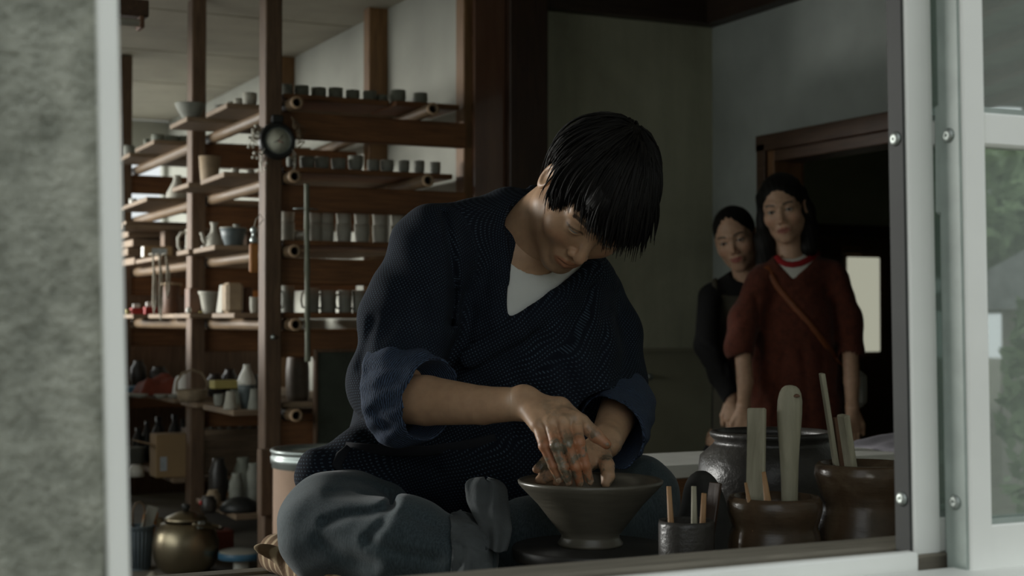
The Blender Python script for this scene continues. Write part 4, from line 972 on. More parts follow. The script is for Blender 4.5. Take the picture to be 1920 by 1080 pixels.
def hair_locks(fr, rng, n, gen, width=(.0045, .008), up=None):
    """tapered locks; gen(k) -> list of local points"""
    m = MB(); gr = []
    for k in range(n):
        pts = gen(k)
        if pts is None: continue
        w_ = rng.uniform(*width); N = len(pts)
        rad = [w_*(.75+.25*math.sin(math.pi*min(1, (i+1)/N*1.1)))*(1-(i/(N-1))**3*.9)*(.25 if i == 0 else 1) for i in range(N)]
        v0 = len(m.v); m.tube([fr.w(p) for p in pts], rad, 5, flat=.55); s = rng.uniform(0, 50)
        for i in range(len(m.v)-v0): gr.append((s+(i % 5)*.9, s*1.3, (i//5)*.25))
    return m, gr
# ================================================================== the potter
def PJ(p):                                   # world points -> pixel coordinates, used to lay folds and openings
    q = p-A3(C0); f_ = q @ A3(CF); return 960+FPX*(q @ A3(CR))/f_, 540-FPX*(q @ A3(CU))/f_, f_
def pl_dist(x, y, pts):
    d = None
    for (x0, y0), (x1, y1) in zip(pts[:-1], pts[1:]):
        dx, dy = x1-x0, y1-y0; h = np.clip(((x-x0)*dx+(y-y0)*dy)/(dx*dx+dy*dy), 0, 1)
        e = (x-x0-h*dx)**2+(y-y0-h*dy)**2; d = e if d is None else np.minimum(d, e)
    return np.sqrt(d)
def folds(p, d, L):
    x, y, _ = PJ(p)
    for pts, amp, w_ in L: d = d + amp*np.exp(-(pl_dist(x, y, pts)/w_)**2)
    return d
def tri_px(p, T):                            # signed distance (m, approx) to a pixel polygon seen from outside the window
    x, y, f_ = PJ(p); d = None
    for k in range(len(T)):
        (x0, y0), (x1, y1) = T[k], T[(k+1) % len(T)]; L = math.hypot(x1-x0, y1-y0)
        e = ((x-x0)*(y1-y0)-(y-y0)*(x1-x0))/L; d = e if d is None else np.maximum(d, e)
    return d*f_/FPX
def bounds(pts, pad): a = np.array([list(p) for p in pts]); return a.min(0)-pad, a.max(0)+pad

man = thing('person', 'young potter in a dotted navy jacket shaping a bowl, head bowed', 'person', P(830, 1040, 2.62))
def pc(o): o.parent = man; o.matrix_parent_inverse = Matrix.Translation(-Vector(man.location)); return o
skin_material('man_skin', .5, True); plain('nail', (.30, .20, .13), .3, .2, 60)
SK = (.53, .335, .205)
hf = Fr((0, 0, 0), camdir(-.86, .33, .39), camdir(.548, .469, .692)); em = P(1110, 445, 2.36); hf.o = em - hf.y*.083
neckw = P(985, 452, 2.54)
nl = hf.l(neckw)
HV, HQ = head_parts(hf, nl, 'm', lid=.0013, mouth_open=.0, jaw=1.0)
col_h = skin_colour(HV, SK, 'm', lipc=np.array(SK)*np.array([.88, .60, .54])); mud_h = np.zeros((len(HV), 3)); HV = hf.W(HV)
# right arm with its hand (thumb towards the picture's right)
el, w1, w2, wr = P(738, 746, 2.375), P(800, 751, 2.335), P(905, 760, 2.275), P(985, 757, 2.232)
FI = [[(1008, 797, 2.172), (1020, 836, 2.142), (1036, 873, 2.140), (1048, 899, 2.147)],
      [(1031, 794, 2.165), (1042, 835, 2.132), (1056, 876, 2.132), (1066, 904, 2.142)],
      [(1055, 790, 2.162), (1065, 833, 2.130), (1079, 876, 2.131), (1087, 906, 2.142)],
      [(1079, 786, 2.168), (1086, 829, 2.137), (1098, 872, 2.136), (1106, 903, 2.146)]]
FR = [[.0090, .0074, .0066, .0054], [.0096, .0082, .0073, .0060], [.0098, .0084, .0075, .0062], [.0096, .0083, .0074, .0061]]
TH = [(1050, 765, 2.205), (1090, 792, 2.182), (1118, 817, 2.172), (1137, 833, 2.166)]
def arm_r(p):
    d = chain(p, [P(805, 480, 2.47), P(748, 680, 2.41), el, w1, w2, wr], [.05, .044, .0405, .0395, .0295, .0245], .004)
    d = smin(d, ball(p, P(979, 741, 2.226), .0125), .016)
    h = None
    for F_, R_ in zip(FI, FR):
        e = cone(p, wr, P(*F_[0]), .0175, .0120); h = e if h is None else smin(h, e, .010)
    h = smin(h, cone(p, wr, P(*TH[0]), .018, .0150), .012)
    d = smin(d, h, .012)
    d = smin(d, chain(p, [P(*t) for t in TH], [.0145, .0118, .0102, .0075], .004), .010)
    for F_, R_ in zip(FI, FR):
        e = chain(p, [P(*t) for t in F_], R_, .003); e = smin(e, ball(p, P(*F_[0]), .0104), .004); e = smin(e, ball(p, P(*F_[1]), R_[1]*1.06), .003); d = smin(d, e, .0022)
    # tendons and nails
    for F_ in FI: d = smin(d, cone(p, wr, P(F_[0][0], F_[0][1], F_[0][2]-.006), .012, .0035), .010)
    return d
wpl = lambda p: plane(p, P(958, 752, 2.245), CR)
RV, RQ = poly(lambda p: smax(arm_r(p)+np.clip(wpl(p)/.02, 0, 1)*.004, wpl(p)-.018, .0), *bounds([el, P(975, 757, 2.24), P(805, 480, 2.47)], .065), .0034, 1)
R2V, R2Q = poly(lambda p: smax(arm_r(p)+np.clip(-wpl(p)/.02, 0, 1)*.004, -wpl(p)-.018, .0), *bounds([P(945, 745, 2.25), P(1048, 905, 2.12), P(1140, 833, 2.16), P(1000, 800, 2.2)], .034), .0017, 1)
RQ = np.concatenate([RQ, R2Q+len(RV)]); RV = np.concatenate([RV, R2V])
hand_d = np.clip(((RV-np.array(wr)) @ np.array(CR))/.03, 0, 1)
lowf = np.clip(((1.1-RV[:, 2])-.150)/.03, 0, 1)*hand_d
col_r = np.tile(np.array(SK)*.95, (len(RV), 1)); col_r = col_r*(1-lowf[:, None]*.75) + np.array([.36, .15, .07])*lowf[:, None]*.75
mud_r = np.stack([np.clip(hand_d*.35+lowf*.75, 0, 1)*hand_d, lowf*.5, lowf*0], 1)
# left arm, hand behind the bowl rim
el2, wr2 = P(1172, 745, 2.62), P(1136, 828, 2.39)
FL = [[(1088, 846, 2.32), (1052, 850, 2.285), (1024, 862, 2.272), (1005, 880, 2.266)], [(1092, 862, 2.32), (1054, 870, 2.275), (1026, 884, 2.262), (1010, 900, 2.258)],
      [(1098, 864, 2.318), (1060, 876, 2.275), (1034, 889, 2.26), (1020, 902, 2.255)], [(1107, 869, 2.322), (1078, 882, 2.28), (1056, 894, 2.265), (1042, 906, 2.258)]]
TL = [(1130, 852, 2.345), (1138, 874, 2.305), (1140, 893, 2.288), (1136, 906, 2.282)]
def arm_l(p):
    d = chain(p, [P(1110, 585, 2.67), el2, wr2], [.048, .039, .0265], .02)
    for F_ in FL: d = smin(d, cone(p, wr2, P(*F_[0]), .018, .0115), .012)
    for F_, R_ in zip(FL, FR[::-1]): d = smin(d, chain(p, [P(*t) for t in F_], R_, .003), .004)
    return smin(d, chain(p, [P(*t) for t in TL], [.0145, .0118, .0105, .008], .004), .008)
LV, LQ = poly(arm_l, *bounds([P(1110, 585, 2.67), el2, wr2, P(1005, 910, 2.25), P(1140, 910, 2.28)], .06), .0026, 1)
hd2 = np.clip((LV[:, 2]*-1+np.array(wr2)[2]+.01)/.03, 0, 1)
col_l = np.tile(np.array(SK), (len(LV), 1)); mud_l = np.stack([hd2*.95, hd2*.2, hd2*0], 1)
# torso and legs under the clothes, coarse, same body
SH_R, SH_L = P(812, 468, 2.47), P(1100, 565, 2.68)
def torso(p):
    d = chain(p, [P(975, 470, 2.55), P(905, 640, 2.62), P(820, 860, 2.68), P(805, 940, 2.71)], [.075, .115, .12, .125], .05)
    d = smin(d, cone(p, SH_R, SH_L, .055, .055), .05)
    d = smin(d, chain(p, [P(770, 968, 2.69), P(624, 986, 2.43), P(760, 1022, 2.285), P(866, 1058, 2.23), P(890, 1085, 2.2)], [.065, .052, .042, .036, .03], .01), .03)
    return smin(d, chain(p, [P(900, 965, 2.8), P(1193, 936, 2.6), P(1000, 1012, 2.42), P(880, 1050, 2.42)], [.065, .05, .04, .034], .01), .03)
TV, TQ = poly(torso, *bounds([P(975, 430, 2.55), SH_R, SH_L, P(622, 990, 2.38), P(1193, 940, 2.6), P(900, 1085, 2.2), P(805, 1000, 2.72)], .13), .009, 1)
col_t = np.tile(np.array(SK), (len(TV), 1))
me, V = np_mesh('body', [(HV, HQ), (RV, RQ), (LV, LQ), (TV, TQ)])
add_col(me, 'tint', np.concatenate([col_h, col_r, col_l, col_t])); add_col(me, 'mud', np.concatenate([mud_h, mud_r, mud_l, col_t*0]))
body = pc(link('body', me, 'man_skin'))
eye_parts(hf, body, look=(0, -.8))
for F_ in FI:                                   # nails on the working hand
    a, b = P(*F_[2]), P(*F_[3]); ax = (b-a).normalized(); c = b + (-CF)*.0052 + ax*.001
    M = Matrix((CR.cross(ax).cross(ax)*-1, ax, -CF)).transposed()
    zz = -CF; xx = ax.cross(zz).normalized(); zz = xx.cross(ax)
    M = Matrix.Translation(c) @ Matrix((xx, ax, zz)).transposed().to_4x4()
    o = obj('fingernail', MB().lathe([(0, .0012), (.0025, .001), (.0042, 0), (.0042, -.001)], 10, M=M, sy=1.25), 'nail', None); o.parent = body

# ---- jacket
m, nt, b = new_mat('dotted_navy'); v = coords(nt, attr='weave')
mp = nt.nodes.new('ShaderNodeMapping'); mp.inputs['Rotation'].default_value = (0, 0, math.pi/4); nt.links.new(v, mp.inputs['Vector'])
vo = nt.nodes.new('ShaderNodeTexVoronoi'); vo.voronoi_dimensions = '2D'; vo.inputs['Scale'].default_value = 1/.0052; vo.inputs['Randomness'].default_value = .06
nt.links.new(mp.outputs[0], vo.inputs['Vector'])
dot = math_n(nt, 'LESS_THAN', vo.outputs['Distance'], .21)
fade = ramp(nt, noise(nt, coords(nt), 30, 3), [(.3, (.35, .35, .35)), (.7, (1, 1, 1))])
c = mix(nt, math_n(nt, 'MULTIPLY', dot, fade), ramp(nt, noise(nt, coords(nt), 8, 4), [(.3, (.0062, .0085, .014)), (.7, (.010, .0135, .022))]), (.066, .098, .135))
nt.links.new(c, b.inputs['Base Color']); b.inputs['Roughness'].default_value = .95; b.inputs['Specular IOR Level'].default_value = .2
bump(nt, b, noise(nt, coords(nt), 600, 2), .25, .001)
m, nt, b = new_mat('ribbed_navy'); v = coords(nt, attr='weave')
wv = nt.nodes.new('ShaderNodeTexWave'); wv.bands_direction = 'Y'; wv.inputs['Scale'].default_value = 88; wv.inputs['Distortion'].default_value = 3.0; wv.inputs['Detail'].default_value = 2; wv.inputs['Detail Scale'].default_value = 3
nt.links.new(v, wv.inputs['Vector'])
nt.links.new(ramp(nt, wv.outputs['Fac'], [(.25, (.008, .013, .026)), (.75, (.045, .075, .135))]), b.inputs['Base Color']); b.inputs['Roughness'].default_value = .9
bump(nt, b, wv.outputs['Fac'], .4, .002)

TC = [P(968, 452, 2.555), P(945, 540, 2.59), P(905, 650, 2.61), P(840, 790, 2.66), P(800, 915, 2.70)]; TR = [.070, .125, .150, .158, .165]
EL_R, EL_L = P(737, 722, 2.40), P(1128, 712, 2.63)
def jacket_solid(p, inset=0.0):
    d = chain(p, TC, TR, .05)
    d = smin(d, chain(p, [P(850, 452, 2.50), P(970, 432, 2.55), P(1075, 545, 2.64)], [.066, .062, .066], .03), .05)
    d = smin(d, cone(p, P(1050, 560, 2.60), P(1040, 700, 2.56), .10, .12), .05)
    return d
def sleeve_r(p): return chain(p, [SH_R, P(768, 590, 2.44), EL_R, P(752, 742, 2.372)], [.074, .075, .070, .064], .03)
def sleeve_l(p): return chain(p, [SH_L, P(1122, 640, 2.66), EL_L, P(1136, 770, 2.52)], [.071, .074, .073, .058], .03)
VCUT = [(972, 402), (1128, 470), (1128, 492), (954, 600), (946, 560), (956, 440)]
FOLDS = [([(832, 402), (846, 470), (852, 545), (846, 610)], .014, 8), ([(885, 580), (872, 655), (842, 735)], .013, 12), ([(940, 622), (900, 660), (842, 700), (800, 750)], .011, 7),
         ([(762, 540), (738, 590), (712, 640)], .006, 15), ([(1105, 500), (1098, 575), (1062, 640), (1008, 690)], .009, 12), ([(1148, 545), (1130, 620), (1118, 700)], .007, 12),
         ([(790, 560), (802, 620), (790, 670)], .006, 14), ([(700, 600), (676, 690)], .007, 10), ([(930, 420), (925, 500), (935, 580)], .005, 14), ([(1000, 640), (930, 720), (880, 800)], .006, 18),
         ([(1160, 600), (1178, 650), (1160, 720)], .006, 12), ([(780, 800), (860, 830), (960, 820)], .008, 16), ([(690, 820), (740, 860), (820, 880)], .008, 14),
         ([(1060, 690), (1080, 750)], .007, 14), ([(980, 720), (960, 790)], .005, 14)]
def jacket(p):
    x, y, f_ = PJ(p)
    d = jacket_solid(p)
    d = smin(d, sleeve_r(p), .022); d = smin(d, sleeve_l(p), .022)
    # skirt of the jacket spread over the lap
    d = smin(d, chain(p, [P(800, 880, 2.66), P(690, 880, 2.56), P(600, 888, 2.52)], [.10, .068, .044], .04), .04)
    d = smin(d, chain(p, [P(840, 850, 2.58), P(930, 880, 2.55), P(1020, 900, 2.60)], [.09, .085, .07], .04), .05)
    d = folds(p, d, FOLDS)
    d = d + .0022*np.sin(x*.035+y*.021)*np.sin(y*.027-x*.012) + .0016*np.sin(x*.07-y*.05)
    # neck hole, V opening, collar bands
    d = scut(d, cone(p, P(1004, 436, 2.495), P(1052, 378, 2.41), .056, .082), .006)
    d = scut(d, smax(tri_px(p, VCUT), f_-2.60, .002), .004)
    band = chain(p, [P(1001, 360, 2.57), P(974, 412, 2.51), P(950, 456, 2.48), P(936, 520, 2.462), P(930, 598, 2.452)], [.014, .015, .016, .016, .016], .012, (-CF, .55))
    band2 = chain(p, [P(1003, 366, 2.58), P(1120, 450, 2.585), P(1112, 506, 2.525), P(1045, 566, 2.475), P(966, 618, 2.448), P(880, 672, 2.445)], [.014, .016, .018, .020, .020, .018], .012, (-CF, .55))
    d = smin(d, band, .008); d = smin(d, band2, .008)
    # hollow sleeve ends
    d = scut(d, chain(p, [P(742, 735, 2.385), P(800, 748, 2.33)], [.050, .062], .0), .006)
    d = scut(d, chain(p, [P(1136, 765, 2.53), P(1128, 845, 2.36)], [.046, .06], .0), .006)
    return d
JV, JQ = poly(jacket, *bounds([P(800, 380, 2.5), P(1200, 600, 2.7), P(640, 800, 2.7), P(640, 900, 2.4), P(800, 985, 2.7), P(1000, 900, 2.4), P(700, 740, 2.3)], .09), .0046, 2)
def weave(V):
    p = V.astype(F4); ds = [jacket_solid(p), sleeve_r(p), sleeve_l(p)]
    which = np.argmin(np.stack(ds, 1), 1); uv = np.zeros((len(V), 3))
    for k, (a, b_, r) in enumerate(((TC[0], TC[4], .17), (SH_R, EL_R, .085), (SH_L, EL_L, .085))):
        ax = (b_-a).normalized(); u = ax.cross(CF).normalized(); w_ = u.cross(ax)
        q = V-np.array(a); ang = np.arctan2(q @ np.array(u), -(q @ np.array(w_))); t = q @ np.array(ax); mk = which == k
        uv[mk, 0] = ang[mk]*r + k*3.3; uv[mk, 1] = t[mk]
    return uv
me, V = np_mesh('jacket', [(JV, JQ)]); add_attr(me, 'weave', weave(V)); jk = pc(link('jacket', me, 'dotted_navy'))
# rolled cuffs in a ribbed cloth
def cuff(name, field, bpts, a, axis, r):
    V, Q = poly(field, *bounds(bpts, .1), .0034, 2); me, V = np_mesh(name, [(V, Q)])
    ax = Vector(axis).normalized(); u = ax.cross(CF).normalized(); w_ = u.cross(ax); q = V-np.array(a)
    uv = np.zeros((len(V), 3)); uv[:, 0] = np.arctan2(q @ np.array(u), -(q @ np.array(w_)))*r; uv[:, 1] = q @ np.array(ax)
    add_attr(me, 'weave', uv[:, [0, 1, 2]]); o = link(name, me, 'ribbed_navy'); o.parent = jk; return o
def cuff_r(p):
    x, y, f_ = PJ(p)
    d = chain(p, [P(722, 728, 2.395), P(760, 742, 2.362), P(788, 742, 2.345)], [.076, .074, .068], .02)
    d = smin(d, cone(p, P(712, 770, 2.39), P(742, 800, 2.36), .045, .03), .02)
    d = d + .003*np.sin((x+y)*.09)*np.sin(y*.06) + .004*np.exp(-(pl_dist(x, y, [(690, 700), (730, 690), (790, 668)])/9)**2) + .005*np.exp(-(pl_dist(x, y, [(700, 770), (725, 800)])/8)**2)
    d = scut(d, plane(p, P(706, 735, 2.39), camdir(1, .12, .3)), .004)
    cut = chain(p, [P(700, 738, 2.40), P(760, 750, 2.355), P(840, 752, 2.31)], [.05, .052, .070], .0)
    return scut(d, cut, .004)
cuff('cuff', lambda p: cuff_r(p) , [P(722, 728, 2.395), P(790, 742, 2.345)], EL_R, P(800, 752, 2.33)-P(720, 740, 2.39), .07)
def cuff_l(p):
    x, y, f_ = PJ(p)
    d = chain(p, [P(1158, 762, 2.57), P(1150, 815, 2.45)], [.066, .058], .02) + .003*np.sin((x-y)*.09)*np.sin(y*.07)
    cut = chain(p, [P(1150, 740, 2.6), P(1146, 790, 2.50), P(1122, 870, 2.32)], [.048, .049, .075], 0)
    return scut(d, cut, .004)
cuff('cuff', lambda p: cuff_l(p), [P(1158, 762, 2.57), P(1150, 815, 2.45)], EL_L, P(1150, 815, 2.45)-P(1158, 762, 2.57), .06)
# ---- white tee in the V
plain('white_tee', (.74, .76, .72), .9, .05, 10, bmp=.1, bscale=300)
def tee(p):
    d = jacket_solid(p)+.010
    d = smax(d, tri_px(p, [(955, 380), (1145, 465), (1130, 520), (960, 640), (920, 560)]), .004)
    x, y, f_ = PJ(p); d = smax(d, f_-2.60, .004)
    d = scut(d, cone(p, P(990, 460, 2.53), P(1045, 380, 2.44), .0655, .075), .004)
    ring = []
    for k in range(17):
        t = 2*math.pi*k/16; ax = (P(1045, 380, 2.44)-P(990, 460, 2.53)).normalized(); u = ax.orthogonal().normalized(); v_ = ax.cross(u); ring.append(P(990, 460, 2.53)+ax*(-.006)+u*.066*math.cos(t)+v_*.066*math.sin(t))
    rg = chain(p, ring, [.0075]*17, 0); rg = smax(rg, f_-2.56, .002)
    return smin(d, rg, .004)
tv = poly(tee, *bounds([P(950, 420, 2.45), P(1120, 600, 2.45), P(950, 610, 2.45), P(1000, 450, 2.6)], .05), .0034, 2)
me, V = np_mesh('tee_shirt', [tv]); pc(link('tee_shirt', me, 'white_tee'))
# ---- jeans
m, nt, b = new_mat('denim'); v = coords(nt)
wash = noise(nt, v, 7, 4); tw_ = noise(nt, coords(nt, (1, 1, .25)), 420, 2)
c = mix(nt, .35, ramp(nt, wash, [(.3, (.022, .038, .045)), (.75, (.050, .078, .084))]), ramp(nt, tw_, [(.35, (.015, .022, .03)), (.7, (.10, .13, .145))]))
nt.links.new(c, b.inputs['Base Color']); b.inputs['Roughness'].default_value = .88; b.inputs['Sheen Weight'].default_value = .15; bump(nt, b, tw_, .2, .001)
JF = [([(735, 948), (700, 962), (655, 965), (610, 980)], .012, 9), ([(738, 935), (730, 955), (715, 985), (690, 1010)], .008, 9), ([(620, 925), (680, 930), (715, 925)], .006, 10), ([(690, 1015), (740, 1035), (820, 1050)], .007, 10),
      ([(760, 960), (820, 990), (880, 1040)], .006, 9), ([(600, 1010), (640, 1040), (700, 1060)], .006, 12), ([(650, 900), (700, 912), (730, 930)], .005, 8), ([(1210, 880), (1190, 920), (1200, 960)], .005, 10)]
def jeans(p):
    d = chain(p, [P(775, 965, 2.69), P(690, 975, 2.56), P(620, 982, 2.42)], [.10, .092, .086], .03)
    d = smin(d, chain(p, [P(612, 1002, 2.37), P(760, 1018, 2.28), P(866, 1048, 2.23)], [.078, .070, .056], .02), .016)
    d = smin(d, chain(p, [P(900, 965, 2.79), P(1060, 950, 2.70), P(1195, 934, 2.6)], [.10, .088, .076], .03), .03)
    d = smin(d, chain(p, [P(1180, 962, 2.55), P(1080, 985, 2.47), P(985, 1005, 2.41), P(900, 1035, 2.40)], [.072, .066, .058, .05], .02), .016)
    d = smin(d, ball(p, P(830, 985, 2.66), .115), .04)
    x, y, f_ = PJ(p); d = folds(p, d, JF) + .0016*np.sin(x*.05+y*.03)*np.sin(y*.06)
    return d
jv = poly(jeans, *bounds([P(775, 985, 2.75), P(620, 982, 2.36), P(1195, 934, 2.6), P(885, 1075, 2.2), P(900, 965, 2.79)], .11), .005, 2)
me, V = np_mesh('jeans', [jv]); pc(link('jeans', me, 'denim'))
# waist tie, lying on the cloth
plain('dark_navy', (.008, .0095, .014), .9, .2, 30)
def on_jacket(a, b, off=.003):
    ts = np.linspace(2.3, 2.8, 220).astype(F4); v = jacket(np.stack([A3(P(a, b, float(t))) for t in ts])); k = int(np.argmax(v < 0)); return P(a, b, float(ts[k]) - off)
obj_ = obj('waist_tie', MB().tube([on_jacket(a, b) for a, b in ((648, 836), (690, 842), (740, 846), (800, 846), (860, 838), (930, 822))], [.007, .009, .0095, .009, .009, .008], 8, flat=.35, up=tuple(CF)), 'dark_navy'); pc(obj_)
obj_ = obj('waist_tie', MB().tube([on_jacket(a, b) for a, b in ((655, 838), (640, 855), (632, 872), (640, 888))], [.006, .010, .009, .006], 8, flat=.35, up=tuple(CF)), 'dark_navy'); pc(obj_)
# ---- hair
rng = random.Random(11); gl_ = hf.d((0, 0, -1))
def cap_m(p):
    q = p.copy(); q[..., 0] = np.abs(q[..., 0])
    d = elli(q, (0, -.019, .040), (.080, .102, .087))
    d = scut(d, rbox(q, (0, .115, -.060), (.066, .078, .092), .02), .018)
    d = scut(d, rbox(q, (.07, .0, -.085), (.06, .045, .075), .01), .012)
    d = scut(d, rbox(q, (0, -.02, -.13), (.12, .14, .065), .01), .012)
    d = smin(d, elli(p, (-.002, .052, .060), (.058, .040, .034)), .03)
    return d + .0015*np.sin(p[..., 0]*260+p[..., 1]*90)
cv = poly(cap_m, (-.11, -.15, -.09), (.11, .13, .15), .0036, 1)
wh = Vector((.01, -.45, .89)).normalized(); cc = Vector((0, -.018, .040))
def gen_m(k):
    while True:
        n = Vector((rng.gauss(0, 1), rng.gauss(0, 1), rng.gauss(.35, 1))).normalized()
        if k >= 1250 and (n.y < .1 or n.z < .3): continue
        if n.z > -.35 and not (n.y > .45 and n.z < .25) and n.dot(wh) < .997: break
    lay = rng.uniform(1.0, 1.085) if k < 1250 else rng.uniform(1.06, 1.11); p = cc + Vector((n.x*.078, n.y*.100, n.z*.086)); pts = []
    st = rng.uniform(.010, .014); dirn = None; jit = Vector((rng.gauss(0, .09), rng.gauss(0, .09), rng.gauss(0, .06)))
    for i in range(13):
        e = p-cc; nn = Vector((e.x/.078**2, e.y/.1**2, e.z/.086**2)).normalized(); s = math.sqrt((e.x/.078)**2+(e.y/.1)**2+(e.z/.086)**2)
        if s < lay: p = cc + e*(lay/s)
        pts.append(p.copy())
        t = nn.cross(wh).cross(nn)*-1; t = (t.normalized() if t.length > 1e-4 else Vector((0, 1, 0)))
        t = (t + Vector((0, 0, -.25)) + Vector((-.25 if p.y > .03 else 0, 0, 0)) + jit).normalized()
        front = p.y > .055
        g = min(1, max(0, (i-4)/6))*(.75 if front else .35)
        dirn = t.lerp(gl_, g).normalized() if dirn is None else (dirn*.5+t.lerp(gl_, g)*.5).normalized()
        p = p + dirn*st
        if front and p.z < rng.uniform(.012, .034): break
        if -.05 < p.y < .018 and abs(p.x) > .06 and p.z < rng.uniform(.0, .018): break
        if not front and p.y > -.03 and abs(p.x) > .055 and p.z < rng.uniform(-.035, -.012): break
        if p.y < -.03 and p.z < rng.uniform(-.085, -.05): break
    return pts if len(pts) >= 4 else None
hm, gr_ = hair_locks(hf, rng, 1750, gen_m, (.0026, .0058))
def hair_obj(cvq, fr, mb, gr_, parent_fn, name='hair'):
    cap = bpy.data.meshes.new('t'); CW = fr.W(cvq[0]); n0 = len(CW)
    vs = [tuple(x) for x in CW] + mb.v; fs = [tuple(int(i) for i in q) for q in cvq[1]] + [tuple(i+n0 for i in f) for f in mb.f]
    me = bpy.data.meshes.new(name); me.from_pydata(vs, [], fs); me.update(); me.polygons.foreach_set('use_smooth', [True]*len(me.polygons))
    L = cvq[0]; g0 = np.stack([L[:, 0]*260, np.zeros(n0), L[:, 1]*25], 1)
    add_attr(me, 'grain', np.concatenate([g0, np.array(gr_)]) if len(gr_) else g0)
    return parent_fn(link(name, me, 'black_hair'))
hair_obj(cv, hf, hm, gr_, pc)
# ================================================================== the two women by the doorway
skin_material('woman_skin', .5)
def surf(field, px, py, d0, d1, n=160):
    """first hit of a field along the ray of a pixel"""
    ts = np.linspace(d0, d1, n).astype(F4); pts = np.stack([A3(P(px, py, float(t))) for t in ts]); v = field(pts)
    k = np.argmax(v < 0); return float(ts[k]) if v[k] < 0 else d1
def hand_down(p, wr, dirn, side, out):
    """relaxed hand hanging from a wrist : palm, four fingers, thumb"""
    dirn = Vector(dirn).normalized(); out = Vector(out).normalized(); sd = dirn.cross(out).normalized()*side
    d = None
    for k, (o, L, r) in enumerate(((-.024, .068, .0065), (-.008, .080, .0075), (.008, .084, .0075), (.024, .076, .0075))):
        m0 = Vector(wr)+dirn*.075+sd*o; e = cone(p, wr, m0, .019, .011); d = e if d is None else smin(d, e, .010)
        m1 = m0+dirn*L*.5-out*.004; m2 = m0+dirn*L*.95-out*.018
        d = smin(d, chain(p, [m0, m1, m2], [r*1.1, r, r*.8], .003), .004)
    t0 = Vector(wr)+dirn*.02+sd*.018; t1 = t0+dirn*.04+sd*.022; t2 = t1+dirn*.035+sd*.006-out*.006
    return smin(d, chain(p, [t0, t1, t2], [.013, .011, .008], .004), .008)
def woman(label, hf, neckw, skin_kw, colour_kw, arms, body_pts):
    W_ = thing('person', label, 'person', (neckw.x, neckw.y, 0))
    def pc_(o): o.parent = W_; o.matrix_parent_inverse = Matrix.Translation(-Vector(W_.location)); return o
    nl_ = hf.l(neckw); V, Q = head_parts(hf, nl_, 'f', .0021, **skin_kw); SKW = (.56, .36, .245)
    cols = [skin_colour(V, SKW, 'f', **colour_kw)]; parts = [(hf.W(V), Q)]
    for fld, bp in arms:
        v, q = poly(fld, *bounds(bp, .06), .0034, 1); parts.append((v, q)); cols.append(np.tile(np.array(SKW), (len(v), 1)))
    fld, bp = body_pts; v, q = poly(fld, *bounds(bp, .16), .014, 1); parts.append((v, q)); cols.append(np.tile(np.array(SKW), (len(v), 1)))
    me, V = np_mesh('body', parts); add_col(me, 'tint', np.concatenate(cols)); bd = pc_(link('body', me, 'woman_skin')); eye_parts(hf, bd)
    return W_, pc_, bd
def shoes(pc_, x, y):
    for s in (-1, 1):
        v, q = poly(lambda p: scut(smin(elli(p, (x+s*.10-.03, y-.05, .04), (.048, .10, .045)), elli(p, (x+s*.10-.03, y+.02, .06), (.042, .05, .05)), .02), rbox(p, (x, y, -.05), (1, 1, .05)), .002), (x+s*.1-.1, y-.18, -.01), (x+s*.1+.05, y+.1, .13), .007, 1)
        me, V = np_mesh('shoe', [(v, q)]); pc_(link('shoe', me, 'black_metal'))
# ---------------------------------------------------------------- woman in the burgundy knit
D = 5.36
h1 = Fr((0, 0, 0), camdir(-.92, -.19, -.33), camdir(-.20, .97, .10)); h1.o = P(1462.5, 395, 5.300) - h1.y*.083
nk1 = P(1482, 492, 5.400)
plain('burgundy_knit', (.10, .023, .010), .95, .28, 60, bmp=.7, bscale=170)
m = MATS['burgundy_knit']; m.node_tree.nodes['Principled BSDF'].inputs['Sheen Weight'].default_value = .1
def arm1(side):
    if side > 0: pts = [P(1418, 535, D), P(1392, 655, 5.320), P(1397, 715, 5.280), P(1394, 762, 5.240)]
    else: pts = [P(1572, 530, 5.400), P(1594, 655, 5.380), P(1597, 715, 5.340), P(1598, 765, 5.300)]
    def f(p): return smin(chain(p, pts, [.030, .030, .029, .021], .006), hand_down(p, pts[3], (0, 0, -1), side, camdir(-.3*side, 0, 1)), .012)
    return f, pts+[pts[3]+Vector((0, 0, -.18))]
def tor1(p):
    d = chain(p, [P(1484, 520, 5.410), P(1488, 640, 5.410), P(1490, 800, 5.410)], [.06, .075, .09], .02)
    d = smin(d, cone(p, P(1425, 528, 5.380), P(1562, 523, 5.410), .034, .034), .02)
    for s in (-1, 1): d = smin(d, chain(p, [P(1490+s*38, 830, 5.410), Vector((nk1.x+s*.07, nk1.y-s*.03, .45)), Vector((nk1.x+s*.07, nk1.y-s*.03, .06))], [.085, .055, .035], .02), .03)
    return d
a1 = [arm1(1), arm1(-1)]
w1_, pw, bd1 = woman('woman in a burgundy V neck knit with a tan shoulder strap', h1, nk1, dict(lid=.0046, mouth_open=.0035), dict(lipc=(.36, .12, .10)), a1, (tor1, [P(1484, 500, 5.390), P(1410, 530, D), P(1580, 530, 5.400), Vector((nk1.x, nk1.y, .05))]))
VN = [(1447, 470), (1545, 455), (1540, 474), (1487, 523), (1455, 489)]
DIA = [[(1432, 560), (1462, 592), (1440, 625)], [(1462, 592), (1500, 560), (1530, 592), (1506, 622)], [(1500, 560), (1470, 532)], [(1530, 592), (1556, 562)]]
KF = [([(1418, 560), (1424, 650), (1420, 740)], .010, 6), ([(1566, 560), (1564, 650), (1566, 740)], .010, 6), ([(1470, 660), (1462, 730), (1455, 800)], .008, 8), ([(1505, 650), (1512, 730), (1518, 800)], .008, 8), ([(1540, 660), (1546, 740), (1556, 810)], .008, 7), ([(1440, 680), (1432, 760)], .006, 7)]
